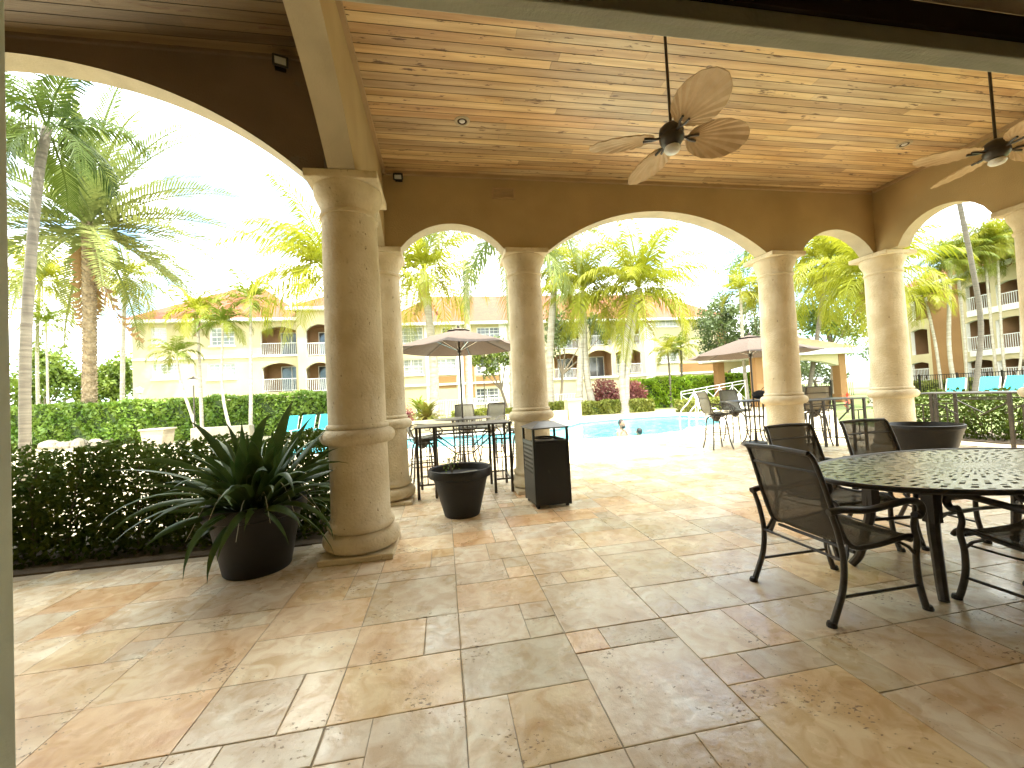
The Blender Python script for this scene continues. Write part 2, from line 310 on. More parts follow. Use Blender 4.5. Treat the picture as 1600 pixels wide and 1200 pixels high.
def pierced(W0, W1, z0, z1, ops, y0, y1, step=.12):
    """wall slab along local x with openings (x0,x1,zb,zt,rise); returns (faces MB, reveal MB)"""
    a = MB(); rv = MB(); xs = {W0, W1}
    for o in ops:
        xs |= {o[0], o[1]}
        if o[4]:
            n = max(6, int((o[1]-o[0])/step)); xs |= {o[0]+(o[1]-o[0])*i/n for i in range(n+1)}
    xs = sorted(x for x in xs if W0-1e-6 <= x <= W1+1e-6); xs = [x for i, x in enumerate(xs) if i == 0 or x-xs[i-1] > 1e-5]
    for xa, xb in zip(xs, xs[1:]):
        xm = (xa+xb)/2; act = sorted([o for o in ops if o[0] < xm < o[1]], key=lambda o: o[2]); lo = (z0, z0)
        segs = []
        for o in act:
            if o[2] > z0+1e-5: segs.append((lo, (o[2], o[2]), True))
            f = arc(o[0], o[1], o[3], o[4]) if o[4] else (lambda x, z=o[3]: z)
            lo = (f(xa), f(xb))
            if lo[0] < z1: rv.add([(xa,y0,lo[0]),(xb,y0,lo[1]),(xb,y1,lo[1]),(xa,y1,lo[0])], [(0,1,2,3)])
            if o[2] > z0+1e-5: rv.add([(xa,y0,o[2]),(xb,y0,o[2]),(xb,y1,o[2]),(xa,y1,o[2])], [(3,2,1,0)])
        if not act: rv.add([(xa,y0,z0),(xb,y0,z0),(xb,y1,z0),(xa,y1,z0)], [(0,1,2,3)])
        segs.append((lo, (z1, z1), False))
        for l_, h_, _ in segs:
            for y, fl_ in ((y0, 0), (y1, 1)):
                q = (0,1,2,3) if not fl_ else (3,2,1,0)
                a.add([(xa,y,l_[0]),(xb,y,l_[1]),(xb,y,h_[1]),(xa,y,h_[0])], [q])
    for o in ops:
        for x in (o[0], o[1]):
            if W0+1e-5 < x < W1-1e-5 and o[3] > o[2]: rv.add([(x,y0,o[2]),(x,y1,o[2]),(x,y1,o[3]),(x,y0,o[3])], [(0,1,2,3)])
    a.add([(W0,y0,z0),(W0,y1,z0),(W0,y1,z1),(W0,y0,z1)], [(0,1,2,3)]); a.add([(W1,y0,z0),(W1,y1,z0),(W1,y1,z1),(W1,y0,z1)], [(3,2,1,0)])
    a.add([(W0,y0,z1),(W1,y0,z1),(W1,y1,z1),(W0,y1,z1)], [(0,1,2,3)])
    return a, rv
def nobuildfix(mb, name, m, parent=None, rev=None):
    me = bpy.data.meshes.new(name); me.from_pydata(mb.v, [], mb.f); me.materials.append(m)
    if rev:
        pass
    o = bpy.data.objects.new(name, me); C.objects.link(o)
    if parent: o.parent = parent
    return o
def wpart(mb, name, m, th, **k):        # mesh written in world coordinates, under a thing that stands elsewhere
    return mb.build(name, m, th, loc=-Vector(th.location), **k)

# ================================================================ SETTING
# --- travertine floor: real tiles with joints
POOLN = [(-1.9,12.45),(0.05,12.1),(1.95,11.75),(3.8,11.5),(5.1,11.5),(6.5,11.4),(6.95,11.72),(7.5,11.75),(8.2,12.6),(9.2,12.7),(10.5,13.8),(11.9,16.3)]
POOL = POOLN + [(12.0,19.0),(10.2,19.4),(8.4,19.3),(6.4,18.6),(4.6,16.2),(2.6,15.7),(0.1,16.0),(-1.7,16.3),(-3.6,16.6),(-5.6,16.0),(-5.8,13.4),(-4.0,12.7)]
def near_edge(x):
    if x < -1.9: return 12.5
    for (a, b), (c, d) in zip(POOLN, POOLN[1:]):
        if a <= x <= c: return b + (d-b)*(x-a)/(c-a)
    return 16
rr = random.Random(5)
CW, RH = .613, .3985
TONES = [((1,1,1),34), ((1.05,.95,.83),14), ((1.02,.82,.62),9), ((.93,.94,.90),16), ((1.16,1.15,1.10),16), ((1.06,.96,.77),6), ((.84,.82,.74),6)]
def tone():
    t = rr.choices([a for a, _ in TONES], [b for _, b in TONES])[0]; k = rr.uniform(.9, 1.08); return tuple(c*k for c in t)
mb = MB(); tn = []
def tile(x0, x1, y0, y1):
    xc, yc = (x0+x1)/2, (y0+y1)/2
    if yc > near_edge(xc)-.45 or (xc < -1.12 and yc > 4.5) or xc > 10.6 or (xc < -1.12 and y1 > 4.62): return
    g = .0028; j = lambda: rr.uniform(-.0022, .0022); b = .004
    o = [(x0+g+j(), y0+g+j()), (x1-g+j(), y0+g+j()), (x1-g+j(), y1-g+j()), (x0+g+j(), y1-g+j())]
    dz = rr.uniform(-.0008, .0008)
    inn = [(x+(b if i in (0,3) else -b), y+(b if i in (0,1) else -b)) for i, (x, y) in enumerate(o)]
    k = len(mb.v); mb.v += [(x, y, -.007) for x, y in o] + [(x, y, -.0012+dz) for x, y in o] + [(x, y, dz) for x, y in inn]
    mb.f.append((k+8,k+9,k+10,k+11)); t = tone(); tn.append(t)
    for i in range(4):
        q = (i+1) % 4; mb.f.append((k+4+i, k+4+q, k+8+q, k+8+i)); tn.append(t); mb.f.append((k+i, k+q, k+4+q, k+4+i)); tn.append(tuple(c*.9 for c in t))
col0 = -13
for c in range(col0, 19):
    x0 = .031 + CW*c; x1 = x0+CW; y = 1.95 - RH*8; odd = rr.random() < .5
    if odd: y -= 0
    while y < 12.6:
        k = rr.random(); a = x0+CW/3; d = x0+2*CW/3
        if k < .31: tile(x0, x1, y, y+RH); y += RH
        elif k < .52:
            if rr.random() < .5: tile(x0, a, y, y+RH); tile(a, x1, y, y+RH)
            else: tile(x0, d, y, y+RH); tile(d, x1, y, y+RH)
            y += RH
        elif k < .70:
            if rr.random() < .5: tile(x0, a, y, y+RH/2); tile(x0, a, y+RH/2, y+RH); tile(a, x1, y, y+RH)
            else: tile(x0, d, y, y+RH); tile(d, x1, y, y+RH/2); tile(d, x1, y+RH/2, y+RH)
            y += RH
        elif k < .86:
            tile(x0, x1, y, y+RH*1.5); m_ = rr.random()
            if m_ < .5: tile(x0, a, y+RH*1.5, y+2*RH); tile(a, x1, y+RH*1.5, y+2*RH)
            else: tile(x0, x1, y+RH*1.5, y+2*RH)
            y += 2*RH
        else:
            s_ = (x0+x1)/2; tile(x0, s_, y, y+RH); tile(s_, x1, y, y+RH); y += RH
me = bpy.data.meshes.new('terrace_floor'); me.from_pydata(mb.v, [], mb.f); me.materials.append(M['tile'])
ca = me.color_attributes.new('tone', 'FLOAT_COLOR', 'CORNER'); arr = np.ones((len(me.loops), 4), np.float32); arr[:, :3] = np.repeat(np.array(tn, np.float32), 4, axis=0); ca.data.foreach_set('color', arr.ravel())
o = bpy.data.objects.new('terrace_floor', me); C.objects.link(o); struct(o)

def sheet(name, outer, holes, z, m):
    polys = [[Vector((x, y, 0)) for x, y in outer]] + [[Vector((x, y, 0)) for x, y in h] for h in holes]
    tri = tessellate_polygon(polys); vs = [(x, y, z) for p in [outer]+holes for x, y in p]
    b = MB(); b.add(vs, tri); return struct(b.build(name, m))
sheet('grout_bed', [(-8,-1.3),(10.62,-1.3),(10.62,9.3),(8.6,11.2),(-1.1,11.2),(-1.1,4.47),(-8,4.47)], [], -.005, M['grout'])
def offset(poly, d):
    out_ = []; n = len(poly)
    for i in range(n):
        a, b, c = Vector(poly[i-1]), Vector(poly[i]), Vector(poly[(i+1) % n]); e1 = (b-a).normalized(); e2 = (c-b).normalized()
        nn = (Vector((e1.y, -e1.x)) + Vector((e2.y, -e2.x))).normalized(); out_.append(tuple(b + nn*d))
    return out_
# POOL runs counter-clockwise: outward normal is (dy,-dx)
sheet('pool_deck', [(-30,5.75),(-1.12,5.75),(-1.12,5.0),(10.7,5.0),(12.5,11),(18,16),(20,24.5),(3,26),(-30,25)], [POOL], -.012, M['deck'])
sheet('ground', [(-160,-40),(160,-40),(160,200),(-160,200)], [offset(POOL, .05)], -.03, M['grass'])
b = MB(); IN = POOL; OU = offset(POOL, .34); n = len(POOL)
for i in range(n):
    q = (i+1) % n
    for seg in range(1):
        a0, a1, b0, b1 = IN[i], IN[q], OU[i], OU[q]
        i0 = offset(POOL, -.03)[i]; i1 = offset(POOL, -.03)[q]
        b.add([(*i0, .012), (*i1, .012), (*b1, .012), (*b0, .012)], [(0,1,2,3)]); b.add([(*i0, .012), (*i1, .012), (*i1, -.05), (*i0, -.05)], [(0,1,2,3)])
        b.add([(*b0, .012), (*b1, .012), (*b1, -.03), (*b0, -.03)], [(0,1,2,3)])
struct(b.build('pool_coping', M['coping']))
b = MB(); k = len(POOL); b.add([(x, y, .0) for x, y in POOL] + [(x, y, -1.4) for x, y in POOL], [(i, (i+1) % k, k+(i+1) % k, k+i) for i in range(k)]); b.add([(x, y, -1.4) for x, y in POOL], [tuple(range(k))])
struct(b.build('pool_basin', mat('pool_tile', (.25, .62, .66), rough=.4)))
sheet('pool_water', POOL, [], -.10, M['water'])
# planting beds
b = MB(); b.box(-8.2, -1.14, 4.475, 5.72, -.06, .012); struct(b.build('hedge_bed', M['soil']))
b = MB(); b.box(10.64, 12.4, .5, 8.8, -.06, .012); struct(b.build('side_bed', M['soil']))

# --- pavilion ceiling: tongue and groove planks as real strips
ZC = 4.68
mb = MB(); tones = []; y = 1.2; r2 = random.Random(3)
while y < 5.8:
    wd = .104; x = -7.0 - r2.uniform(0, 2)
    while x < 9.9:
        L_ = r2.uniform(1.4, 3.6); xa, xb = max(x, -7), min(x+L_, 9.9)
        if xa < -.82 < xb: xb = -.82; L_ = xb-x+1e-6
        x += L_
        if y > 3.9: xa = max(xa, -.93)
        if xb-xa < .05: continue
        k = len(mb.v); g = .004
        mb.v += [(xa+.001, y+g, ZC), (xb-.001, y+g, ZC), (xb-.001, y+wd-g, ZC), (xa+.001, y+wd-g, ZC), (xa+.001, y, ZC+.007), (xb-.001, y, ZC+.007), (xb-.001, y+wd, ZC+.007), (xa+.001, y+wd, ZC+.007)]
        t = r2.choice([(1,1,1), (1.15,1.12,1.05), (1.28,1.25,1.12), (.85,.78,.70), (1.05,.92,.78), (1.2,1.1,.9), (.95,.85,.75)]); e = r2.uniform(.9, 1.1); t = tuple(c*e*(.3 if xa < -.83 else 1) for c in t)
        for f in ((0,1,2,3), (0,4,5,1), (2,6,7,3), (3,7,4,0), (1,5,6,2)): mb.f.append(tuple(k+i for i in f)); tones.append(t if f == (0,1,2,3) else tuple(c*.22 for c in t))
    y += wd
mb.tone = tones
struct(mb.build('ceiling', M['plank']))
b = MB(); b.box(-7, -.94, 1.2, 4.0, ZC+.008, ZC+.06); b.box(-.94, 9.9, 1.2, 5.9, ZC+.008, ZC+.06); struct(b.build('ceiling_backing', M['dark']))
b = MB(); b.box(-7.6, -1.2, -4.2, 4.4, ZC+.065, ZC+.32); b.box(-1.2, 10.0, -4.2, 6.35, ZC+.065, ZC+.32); roof_o = b.build('pavilion_roof', M['bld_w'])  # unseen right overhang past the arcade added to shade the side hedge
tag(roof_o, 'flat roof slab over the plank ceiling of the covered terrace, extended right for shade', 'roof')
b = MB()
b.box(-.68, 7.58, 5.735, 5.779, ZC-.05, ZC-.002)
b.box(-.699, -.655, 1.2, 5.73, ZC-.05, ZC-.002); b.box(7.555, 7.6, 1.2, 5.73, ZC-.05, ZC-.002)
struct(b.build('ceiling_moulding', M['trim']))
b = MB(); b.box(-7, -.94, 3.9, 3.93, ZC-.03, ZC-.002); struct(b.build('ceiling_moulding', M['stucco_shaded']))

# --- arcade walls: each a thing, its plaster arch linings its parts
ZS = 3.583
def arcade(label, axis, W0, W1, ops, y0, y1, m, z1=ZC, base=None):
    a, rv = pierced(W0, W1, ZS, z1, ops, y0, y1, .09)
    if axis == 'y':
        for q in (a, rv): q.v = [(v[1], v[0], v[2]) for v in q.v]
        t = thing('arcade_wall', label, 'wall', ((y0+y1)/2, (W0+W1)/2, 0))
    else: t = thing('arcade_wall', label, 'wall', ((W0+W1)/2, (y0+y1)/2, 0))
    t['group'] = 'arched walls of the covered terrace'
    wpart(a, 'wall_face', m, t); wpart(rv, 'arch_lining', M['reveal'], t, smooth=40)
    return t
aw_back = arcade('long ochre stucco wall over the pool side columns with one wide and two narrow arches', 'x', -1.15, 8.12,
       [(-.50, .99, ZS, ZS, .37), (1.68, 5.40, ZS, ZS, .64), (6.08, 7.56, ZS, ZS, .41)], 5.78, 6.03, M['stucco'])
aw_left = arcade('stucco wall darkened as if in shade, with the big arch above the potted plant and hedge', 'x', -7.0, -1.0,
       [(-5.96, -1.17, ZS, ZS, .94)], 3.93, 4.15, M['stucco_shaded'])
aw_beam = arcade('narrow olive brown wall rising from the nearest column to the ceiling over the terrace', 'y', 1.0, 5.779,
       [(-.6, 3.80, ZS, ZS, .80), (4.46, 5.70, ZS, ZS, .30)], -.94, -.70, M['stucco'])
aw_right = arcade('ochre stucco wall at the right with a small arch beside the ceiling fan', 'y', 1.0, 5.779,
       [(4.26, 5.44, ZS, ZS, .40), (1.3, 3.58, ZS, ZS, .55)], 7.60, 7.84, M['stucco'])
# vent grille on the back wall
t = thing('vent_grille', 'small ochre vent grille on the wall above the second column from the left', 'vent', (1.04, 5.78, 4.13))
c = at(787, 302, 5.77); f = MB(); X, Z = c.x, c.z
for a_ in ((X-.17, X+.17, Z+.06, Z+.085), (X-.17, X+.17, Z-.085, Z-.06), (X-.17, X-.145, Z-.06, Z+.06), (X+.145, X+.17, Z-.06, Z+.06)): f.box(a_[0], a_[1], 5.762, 5.779, a_[2], a_[3])
wpart(f, 'frame', M['trim'], t); f = MB()
for i in range(5): f.box(X-.144, X+.144, 5.768, 5.777, Z-.052+i*.024, Z-.040+i*.024, Matrix.Rotation(.5, 3, 'X'))
wpart(f, 'slat', M['trim'], t)

# --- columns
def column(loc, label):
    t = thing('column', label, 'column', loc, 0, 'coral stone columns of the arcade')
    b = MB(); b.box(-.325, .325, -.325, .325, 0, .055); b.build('plinth', M['stone'], t, bev=.012)
    tor = lambda r0, z0, r, n=9: [(r0 + r*math.cos(-PI/2 + PI*i/(n-1)), z0 + r*math.sin(-PI/2 + PI*i/(n-1))) for i in range(n)]
    prof = [(.26, .055)] + tor(.272, .145, .085) + [(.285, .238), (.30, .25), (.312, .275), (.305, .30), (.286, .315), (.275, .35), (.272, .42)]
    b = MB(); b.lathe(prof, 40); b.build('base', M['stone'], t, smooth=45)
    prof = [(.272, .42), (.270, .9), (.268, 1.02)] + tor(.275, 1.112, .072) + [(.285, 1.19), (.292, 1.205), (.285, 1.225), (.268, 1.235), (.266, 1.8), (.262, 2.6), (.255, 3.22)]
    b = MB(); b.lathe(prof, 40, cap=False); b.build('shaft', M['stone'], t, smooth=45)
    prof = [(.255, 3.22), (.272, 3.225), (.275, 3.25), (.258, 3.265), (.258, 3.29), (.27, 3.34), (.292, 3.39), (.31, 3.43), (.318, 3.46), (.318, 3.505), (.30, 3.506)]
    b = MB(); b.lathe(prof, 40, cap=False); cp = b.build('capital', M['stone'], t, smooth=45)
    b = MB(); b.box(-.325, .325, -.325, .325, 3.507, ZS-.002); b.build('abacus', M['stone'], cp, bev=.01)
    return t
colA = column((-.835, 4.14, 0), 'biggest round stone column, beside the large potted strap-leaf plant')
for loc, lab in (((-.81, 6.02, 0), 'round stone column right behind the biggest column'), ((1.31, 6.0, 0), 'round stone column behind the black litter bin'),
                 ((5.74, 6.0, 0), 'round stone column behind the mesh backs of the dining chairs, right of the wide arch'), ((7.83, 5.99-.12, 0), 'round stone corner column behind the wide bowl planter'),
                 ((7.85, 3.92, 0), 'round stone column cut by the right edge of the view')):
    dup(colA, loc, label=lab)
dup(colA, (-6.3, 4.14, 0), label='round stone column at the far left end of the terrace')

# --- building the camera stands in: glazed door, room
t = thing('glass_door', 'wide glazed door in an olive frame with the whole terrace seen through it', 'door', (2, .95, 0))
f = MB(); f.box(-.935, -.885, .94, 1.0, 0, 2.40); f.box(4.6, 4.65, .94, 1.0, 0, 2.40); f.box(-.935, 4.65, .94, 1.0, 2.402, 2.455); f.box(-.885, 4.6, .945, .995, -.004, .03)
wpart(f, 'frame', M['frame'], t, bev=.004)
f = MB(); f.box(-.99, -.937, .90, 1.01, 0, 2.53); f.box(-.937, 4.65, .93, .99, 2.457, 2.53); wpart(f, 'dark_gap', M['dark'], t)  # solid dark strip, the shade of the frame's recess put into its colour
f = MB(); f.box(-.884, 4.599, .962, .968, .031, 2.401); wpart(f, 'glass_pane', M['pane'], t)
b = MB()
b.box(-5, -.992, .85, .93, 0, 3.2); b.box(4.652, 9.5, .85, .93, 0, 3.2); b.box(-.991, 4.651, .85, .93, 2.532, 3.2); struct(b.build('room_wall', M['room']))
b = MB(); b.box(-5.1, 9.6, -4.1, -1.31, -.031, -.002); struct(b.build('room_floor', M['room']))
b = MB(); b.box(-5, 9.5, -4, .84, 2.95, 3.0); b.box(-5.1, -5, -4, .84, -.04, 2.95); b.box(9.5, 9.6, -4, .84, -.04, 2.95); b.box(-5, 9.5, -4.1, -4, -.04, 2.95); struct(b.build('room_shell', M['room']))
b = MB(); b.box(-7.5, -1.3, .95, 1.19, -.04, ZC+.06); b.box(5.0, 10, .95, 1.19, -.04, ZC+.06); b.box(-1.3, 5.0, 1.02, 1.19, 2.75, ZC+.06)
tag(b.build('facade_wall', M['stucco']), 'ochre stucco house wall around the glazed door, facing the terrace', 'wall')
b = MB(); b.box(-7.4, -7.05, 1.2, 4.3, 0, ZC+.06); tag(b.build('end_wall', M['stucco']), 'ochre stucco wall closing the left end of the terrace', 'wall')

# --- ceiling fixtures
def fan(name, loc, rot, label, lift=0):
    t = thing('ceiling_fan', label, 'ceiling fan', loc, 0, 'ceiling fans with leaf shaped blades')
    b = MB(); b.tube([(0,0,.10), (0,0,ZC-loc[2]-.06)], .013, 10); b.build('down_rod', M['iron'], t, smooth=50)
    b = MB(); b.lathe([(.02, ZC-loc[2]-.10), (.05, ZC-loc[2]-.085), (.068, ZC-loc[2]-.03), (.07, ZC-loc[2]-.001)], 20); b.build('canopy', M['iron'], t, smooth=50)
    b = MB(); b.lathe([(.03,-.10), (.075,-.085), (.10,-.05), (.105,-.02), (.095,.0), (.105,.02), (.10,.06), (.07,.09), (.03,.11)], 24); mo = b.build('motor', M['iron'], t, smooth=40)
    b = MB(); b.lathe([(.02,-.16), (.055,-.15), (.07,-.125), (.062,-.102)], 20); b.build('lamp_glass', M['lamp_white'], mo, smooth=50)
    for a, pitch, droop in rot:
        v = []; nr, na = 10, 17; f_ = []
        Q = Matrix.Rotation(a, 4, 'Z') @ Matrix.Rotation(droop, 4, 'Y') @ Matrix.Rotation(pitch, 4, 'X')
        A_, B_ = .285, .19; m_ = 2*na+1      # an oval leaf, ribs running out from its stalk
        for j in range(-na, na+1):
            ph = R(82)*j/na; c_, s_ = math.cos(ph), math.sin(ph); tt = (2*c_/A_)/(c_*c_/A_**2+s_*s_/B_**2)
            for i in range(nr+1):
                u = .06+.94*i/nr; x = .15+tt*u*c_; yy = tt*u*s_; z = .02*math.sin(PI*(x-.15)/.6)-.9*yy*yy+(.0045 if j % 2 else -.0045)*u; v.append(Q @ Vector((x, yy, z)))
        for j in range(m_-1):
            for i in range(nr): k = j*(nr+1)+i; f_.append((k, k+1, k+nr+2, k+nr+1))
        b = MB(); b.add(v, f_); bl = b.build('blade', M['rattan'], t, solid=.006)
        rim = [v[j*(nr+1)+nr] for j in range(m_)]
        b = MB(); b.tube(rim, .004, 5); b.build('blade_rim', M['rattan'], bl)
        b = MB(); b.tube([Q @ Vector(p) for p in ((.085,0,-.01), (.13,0,-.012), (.17,.02,-.012), (.24,.03,-.008))], .011, 6); b.tube([Q @ Vector(p) for p in ((.13,0,-.012), (.17,-.02,-.012), (.24,-.03,-.008))], .011, 6)
        b.build('blade_bracket', M['iron'], bl, smooth=50)
    return t
fan('f1', (2.09, 3.17, 3.64), [(R(357), R(-20), R(2)), (R(267), R(-22), R(0)), (R(88), R(-16), R(4)), (R(163), R(-14), R(2))], 'ceiling fan with four tan leaf blades hanging in the middle of the plank ceiling')
fan('f2', (5.78, 3.17, 3.71), [(R(340), R(-16), R(2)), (R(250), R(-16), R(2)), (R(70), R(-16), R(2)), (R(160), R(-6), R(0))], 'ceiling fan at the right edge beside the small arch')
def downlight(px, py, label):
    p = fl(px, py, ZC); t = thing('recessed_light', label, 'light', (p.x, p.y, ZC), 0, 'recessed ceiling lights')
    b = MB(); b.lathe([(.058,-.004), (.062,-.012), (.085,-.012), (.092,-.001)], 24, cap=False); b.build('trim_ring', M['reveal'], t, smooth=60)
    b = MB(); b.lathe([(.001,-.006), (.056,-.0055)], 24); b.build('baffle', M['dark'], t)
    b = MB(); b.ball((0,0,-.004), (.034,.034,.014)); b.build('bulb', M['lamp_white'], t, smooth=60)
downlight(722, 189, 'small recessed light in the planks left of the middle fan'); downlight(1413, 225, 'small recessed light in the planks at the right, near the corner'); downlight(1028, 262, 'recessed light')if 0 else None
def flood(p, aim, label):
    p = (p[0], p[1], min(p[2], ZC-.085)); t = thing('spotlight', label, 'spotlight', p, aim, 'black spotlights on the terrace walls')
    b = MB(); b.box(-.05, .05, -.012, .0, -.06, .06); b.build('mount', M['black'], t, bev=.004)
    b = MB(); b.tube([(0,-.01,.0), (0,-.07,.02), (0,-.10,-.02)], .012, 8); b.build('arm', M['black'], t, smooth=40)
    rm = Matrix.Rotation(.6, 3, 'X'); b = MB(); b.box(-.065, .065, -.16, -.07, -.085, .0, rm); h = b.build('lamp_head', M['black'], t, bev=.01)
    b = MB(); b.box(-.045, .045, -.166, -.163, -.068, -.017, rm, (0,-.115,-.0425)); b.build('lens', M['glass_l'], h)
p = at(622, 252, 5.78); flood((p.x, 5.779, p.z), 0, 'black spotlight high on the wall just right of the biggest column')
p = at(437, 45, 3.93); flood((p.x, 3.929, p.z), .3, 'black spotlight on the dark wall at the upper left'); p = at(1386, 280, 5.78); flood((p.x, 5.779, p.z), -.3, 'black spotlight on the wall at the right corner of the ceiling')
# ================================================================ FURNITURE ON THE TERRACE
def smooth(pts, n=5):                   # Catmull-Rom through the points
    P = [Vector(p) for p in pts]; P = [P[0]*2-P[1]] + P + [P[-1]*2-P[-2]]; o = []
    for i in range(1, len(P)-2):
        for k in range(n):
            t = k/n; a, b, c, d = P[i-1], P[i], P[i+1], P[i+2]
            o.append(.5*((2*b) + (c-a)*t + (2*a-5*b+4*c-d)*t*t + (3*b-a-3*c+d)*t**3))
    return o + [P[-2]]
def cloth(name, prof, w0, w1, m, parent, sag=.012, n=8, solid=.003):   # sling stretched over a side profile in x,z
    v = []; f = []; N = len(prof)
    for i, p in enumerate(prof):
        hw = w0 + (w1-w0)*i/(N-1)
        for j in range(n+1):
            u = -1 + 2*j/n; v.append((p[0] + (1-u*u)*sag*(-1 if i < N*.6 else 0), hw*u, p[2] - (1-u*u)*sag*(1 if i > N*.4 else 0)))
    for i in range(N-1):
        for j in range(n): f.append((i*(n+1)+j, (i+1)*(n+1)+j, (i+1)*(n+1)+j+1, i*(n+1)+j+1))
    b = MB(); b.add(v, f); return b.build(name, m, parent, smooth=60, solid=solid)

# --- dining armchair, local +x is forward
def dining_chair(label, loc, rot):
    t = thing('dining_chair', label, 'chair', loc, rot, 'mesh armchairs round the oval table')
    back = smooth([(-.36,0,.985), (-.335,0,.95), (-.30,0,.85), (-.245,0,.66), (-.19,0,.50), (-.15,0,.435), (-.09,0,.41)], 4)
    seat = smooth([(-.09,0,.41), (.05,0,.415), (.20,0,.435), (.28,0,.445), (.33,0,.43), (.355,0,.395)], 4)
    cloth('backrest', back, .235, .262, M['sling'], t); cloth('seat', seat, .262, .262, M['sling'], t)
    fr = MB()
    for s in (-1, 1):
        fr.tube([(p[0], s*(.245 + .03*min(1, i/20)), p[2]) for i, p in enumerate(back[:-1]+seat)], .015, 8)
    fr.tube([(-.362,-.245,.985), (-.368,0,.995), (-.362,.245,.985)], .016, 8); fr.tube([(-.31,-.25,.87), (-.325,0,.87), (-.31,.25,.87)], .008, 6)
    fr.tube([(.30,-.27,.41), (.30,.27,.41)], .011, 6); fr.tube([(-.12,-.27,.39), (-.12,.27,.39)], .011, 6)
    fr.build('frame', M['iron'], t, smooth=50)
    for s in (-1, 1):
        b = MB(); pth = smooth([(-.335,s*.295,.0), (-.305,s*.295,.06), (-.245,s*.295,.20), (-.225,s*.295,.36), (-.25,s*.295,.52), (-.285,s*.295,.635)], 5)
        b.tube(pth, [.019-.004*abs(i/len(pth)-.1) for i in range(len(pth))], 8); b.tube([(-.225,s*.295,.33), (-.185,s*.285,.39), (-.165,s*.272,.44)], .010, 6)
        lg = b.build('leg', M['iron'], t, smooth=50)
        b = MB(); b.lathe([(.017,0), (.026,.0), (.027,.012), (.021,.028)], 12, (-.338, s*.295, 0)); b.build('foot_glide', M['black'], lg)
        b = MB(); pth = smooth([(.345,s*.295,.0), (.325,s*.295,.05), (.295,s*.295,.18), (.29,s*.295,.32), (.305,s*.295,.42), (.29,s*.295,.50), (.30,s*.295,.56)], 5)
        b.tube(pth, [.019-.004*abs(i/len(pth)-.1) for i in range(len(pth))], 8); b.tube([(.292,s*.295,.33), (.25,s*.288,.385), (.20,s*.277,.415)], .010, 6)
        lg = b.build('leg', M['iron'], t, smooth=50)
        b = MB(); b.lathe([(.017,0), (.026,.0), (.027,.012), (.021,.028)], 12, (.348, s*.295, 0)); b.build('foot_glide', M['black'], lg)
        b = MB(); arm = smooth([(-.305,s*.295,.645), (-.22,s*.30,.655), (-.05,s*.305,.640), (.12,s*.305,.655), (.25,s*.302,.665), (.335,s*.298,.645), (.36,s*.295,.60), (.335,s*.295,.565), (.30,s*.295,.575)], 5)
        b.tube(arm, .021, 8, flat=1.0); b.build('armrest', M['iron'], t, smooth=50)
        b = MB(); b.tube([(-.262,s*.295,.155), (.298,s*.295,.155)], .009, 6); b.build('stretcher', M['iron'], t)
    b = MB(); b.tube(smooth([(-.23,-.29,.36), (-.1,-.1,.30), (.1,.1,.30), (.29,.29,.36)], 4), .007, 6); b.tube([(-.23,-.29,.36), (-.23,.29,.36)], .008, 6); b.build('cross_brace', M['iron'], t)
    return t
ch = dining_chair('nearest brown mesh armchair, its whole back toward us, at the left end of the table', (2.475, 2.31, 0), 0)
dup(ch, (3.30, 3.07, 0), -PI/2, 'brown mesh armchair half hidden behind the nearest one, on the far table side')
dup(ch, (4.10, 3.02, 0), -PI/2-.05, 'mesh armchair on the far table side, its back before the second bar table')
dup(ch, (3.42, 1.72, 0), PI/2, 'dark mesh armchair under the near side of the oval table, cut by the right edge')
dup(ch, (5.25, 2.35, 0), PI, 'mesh armchair at the far right end of the oval table')

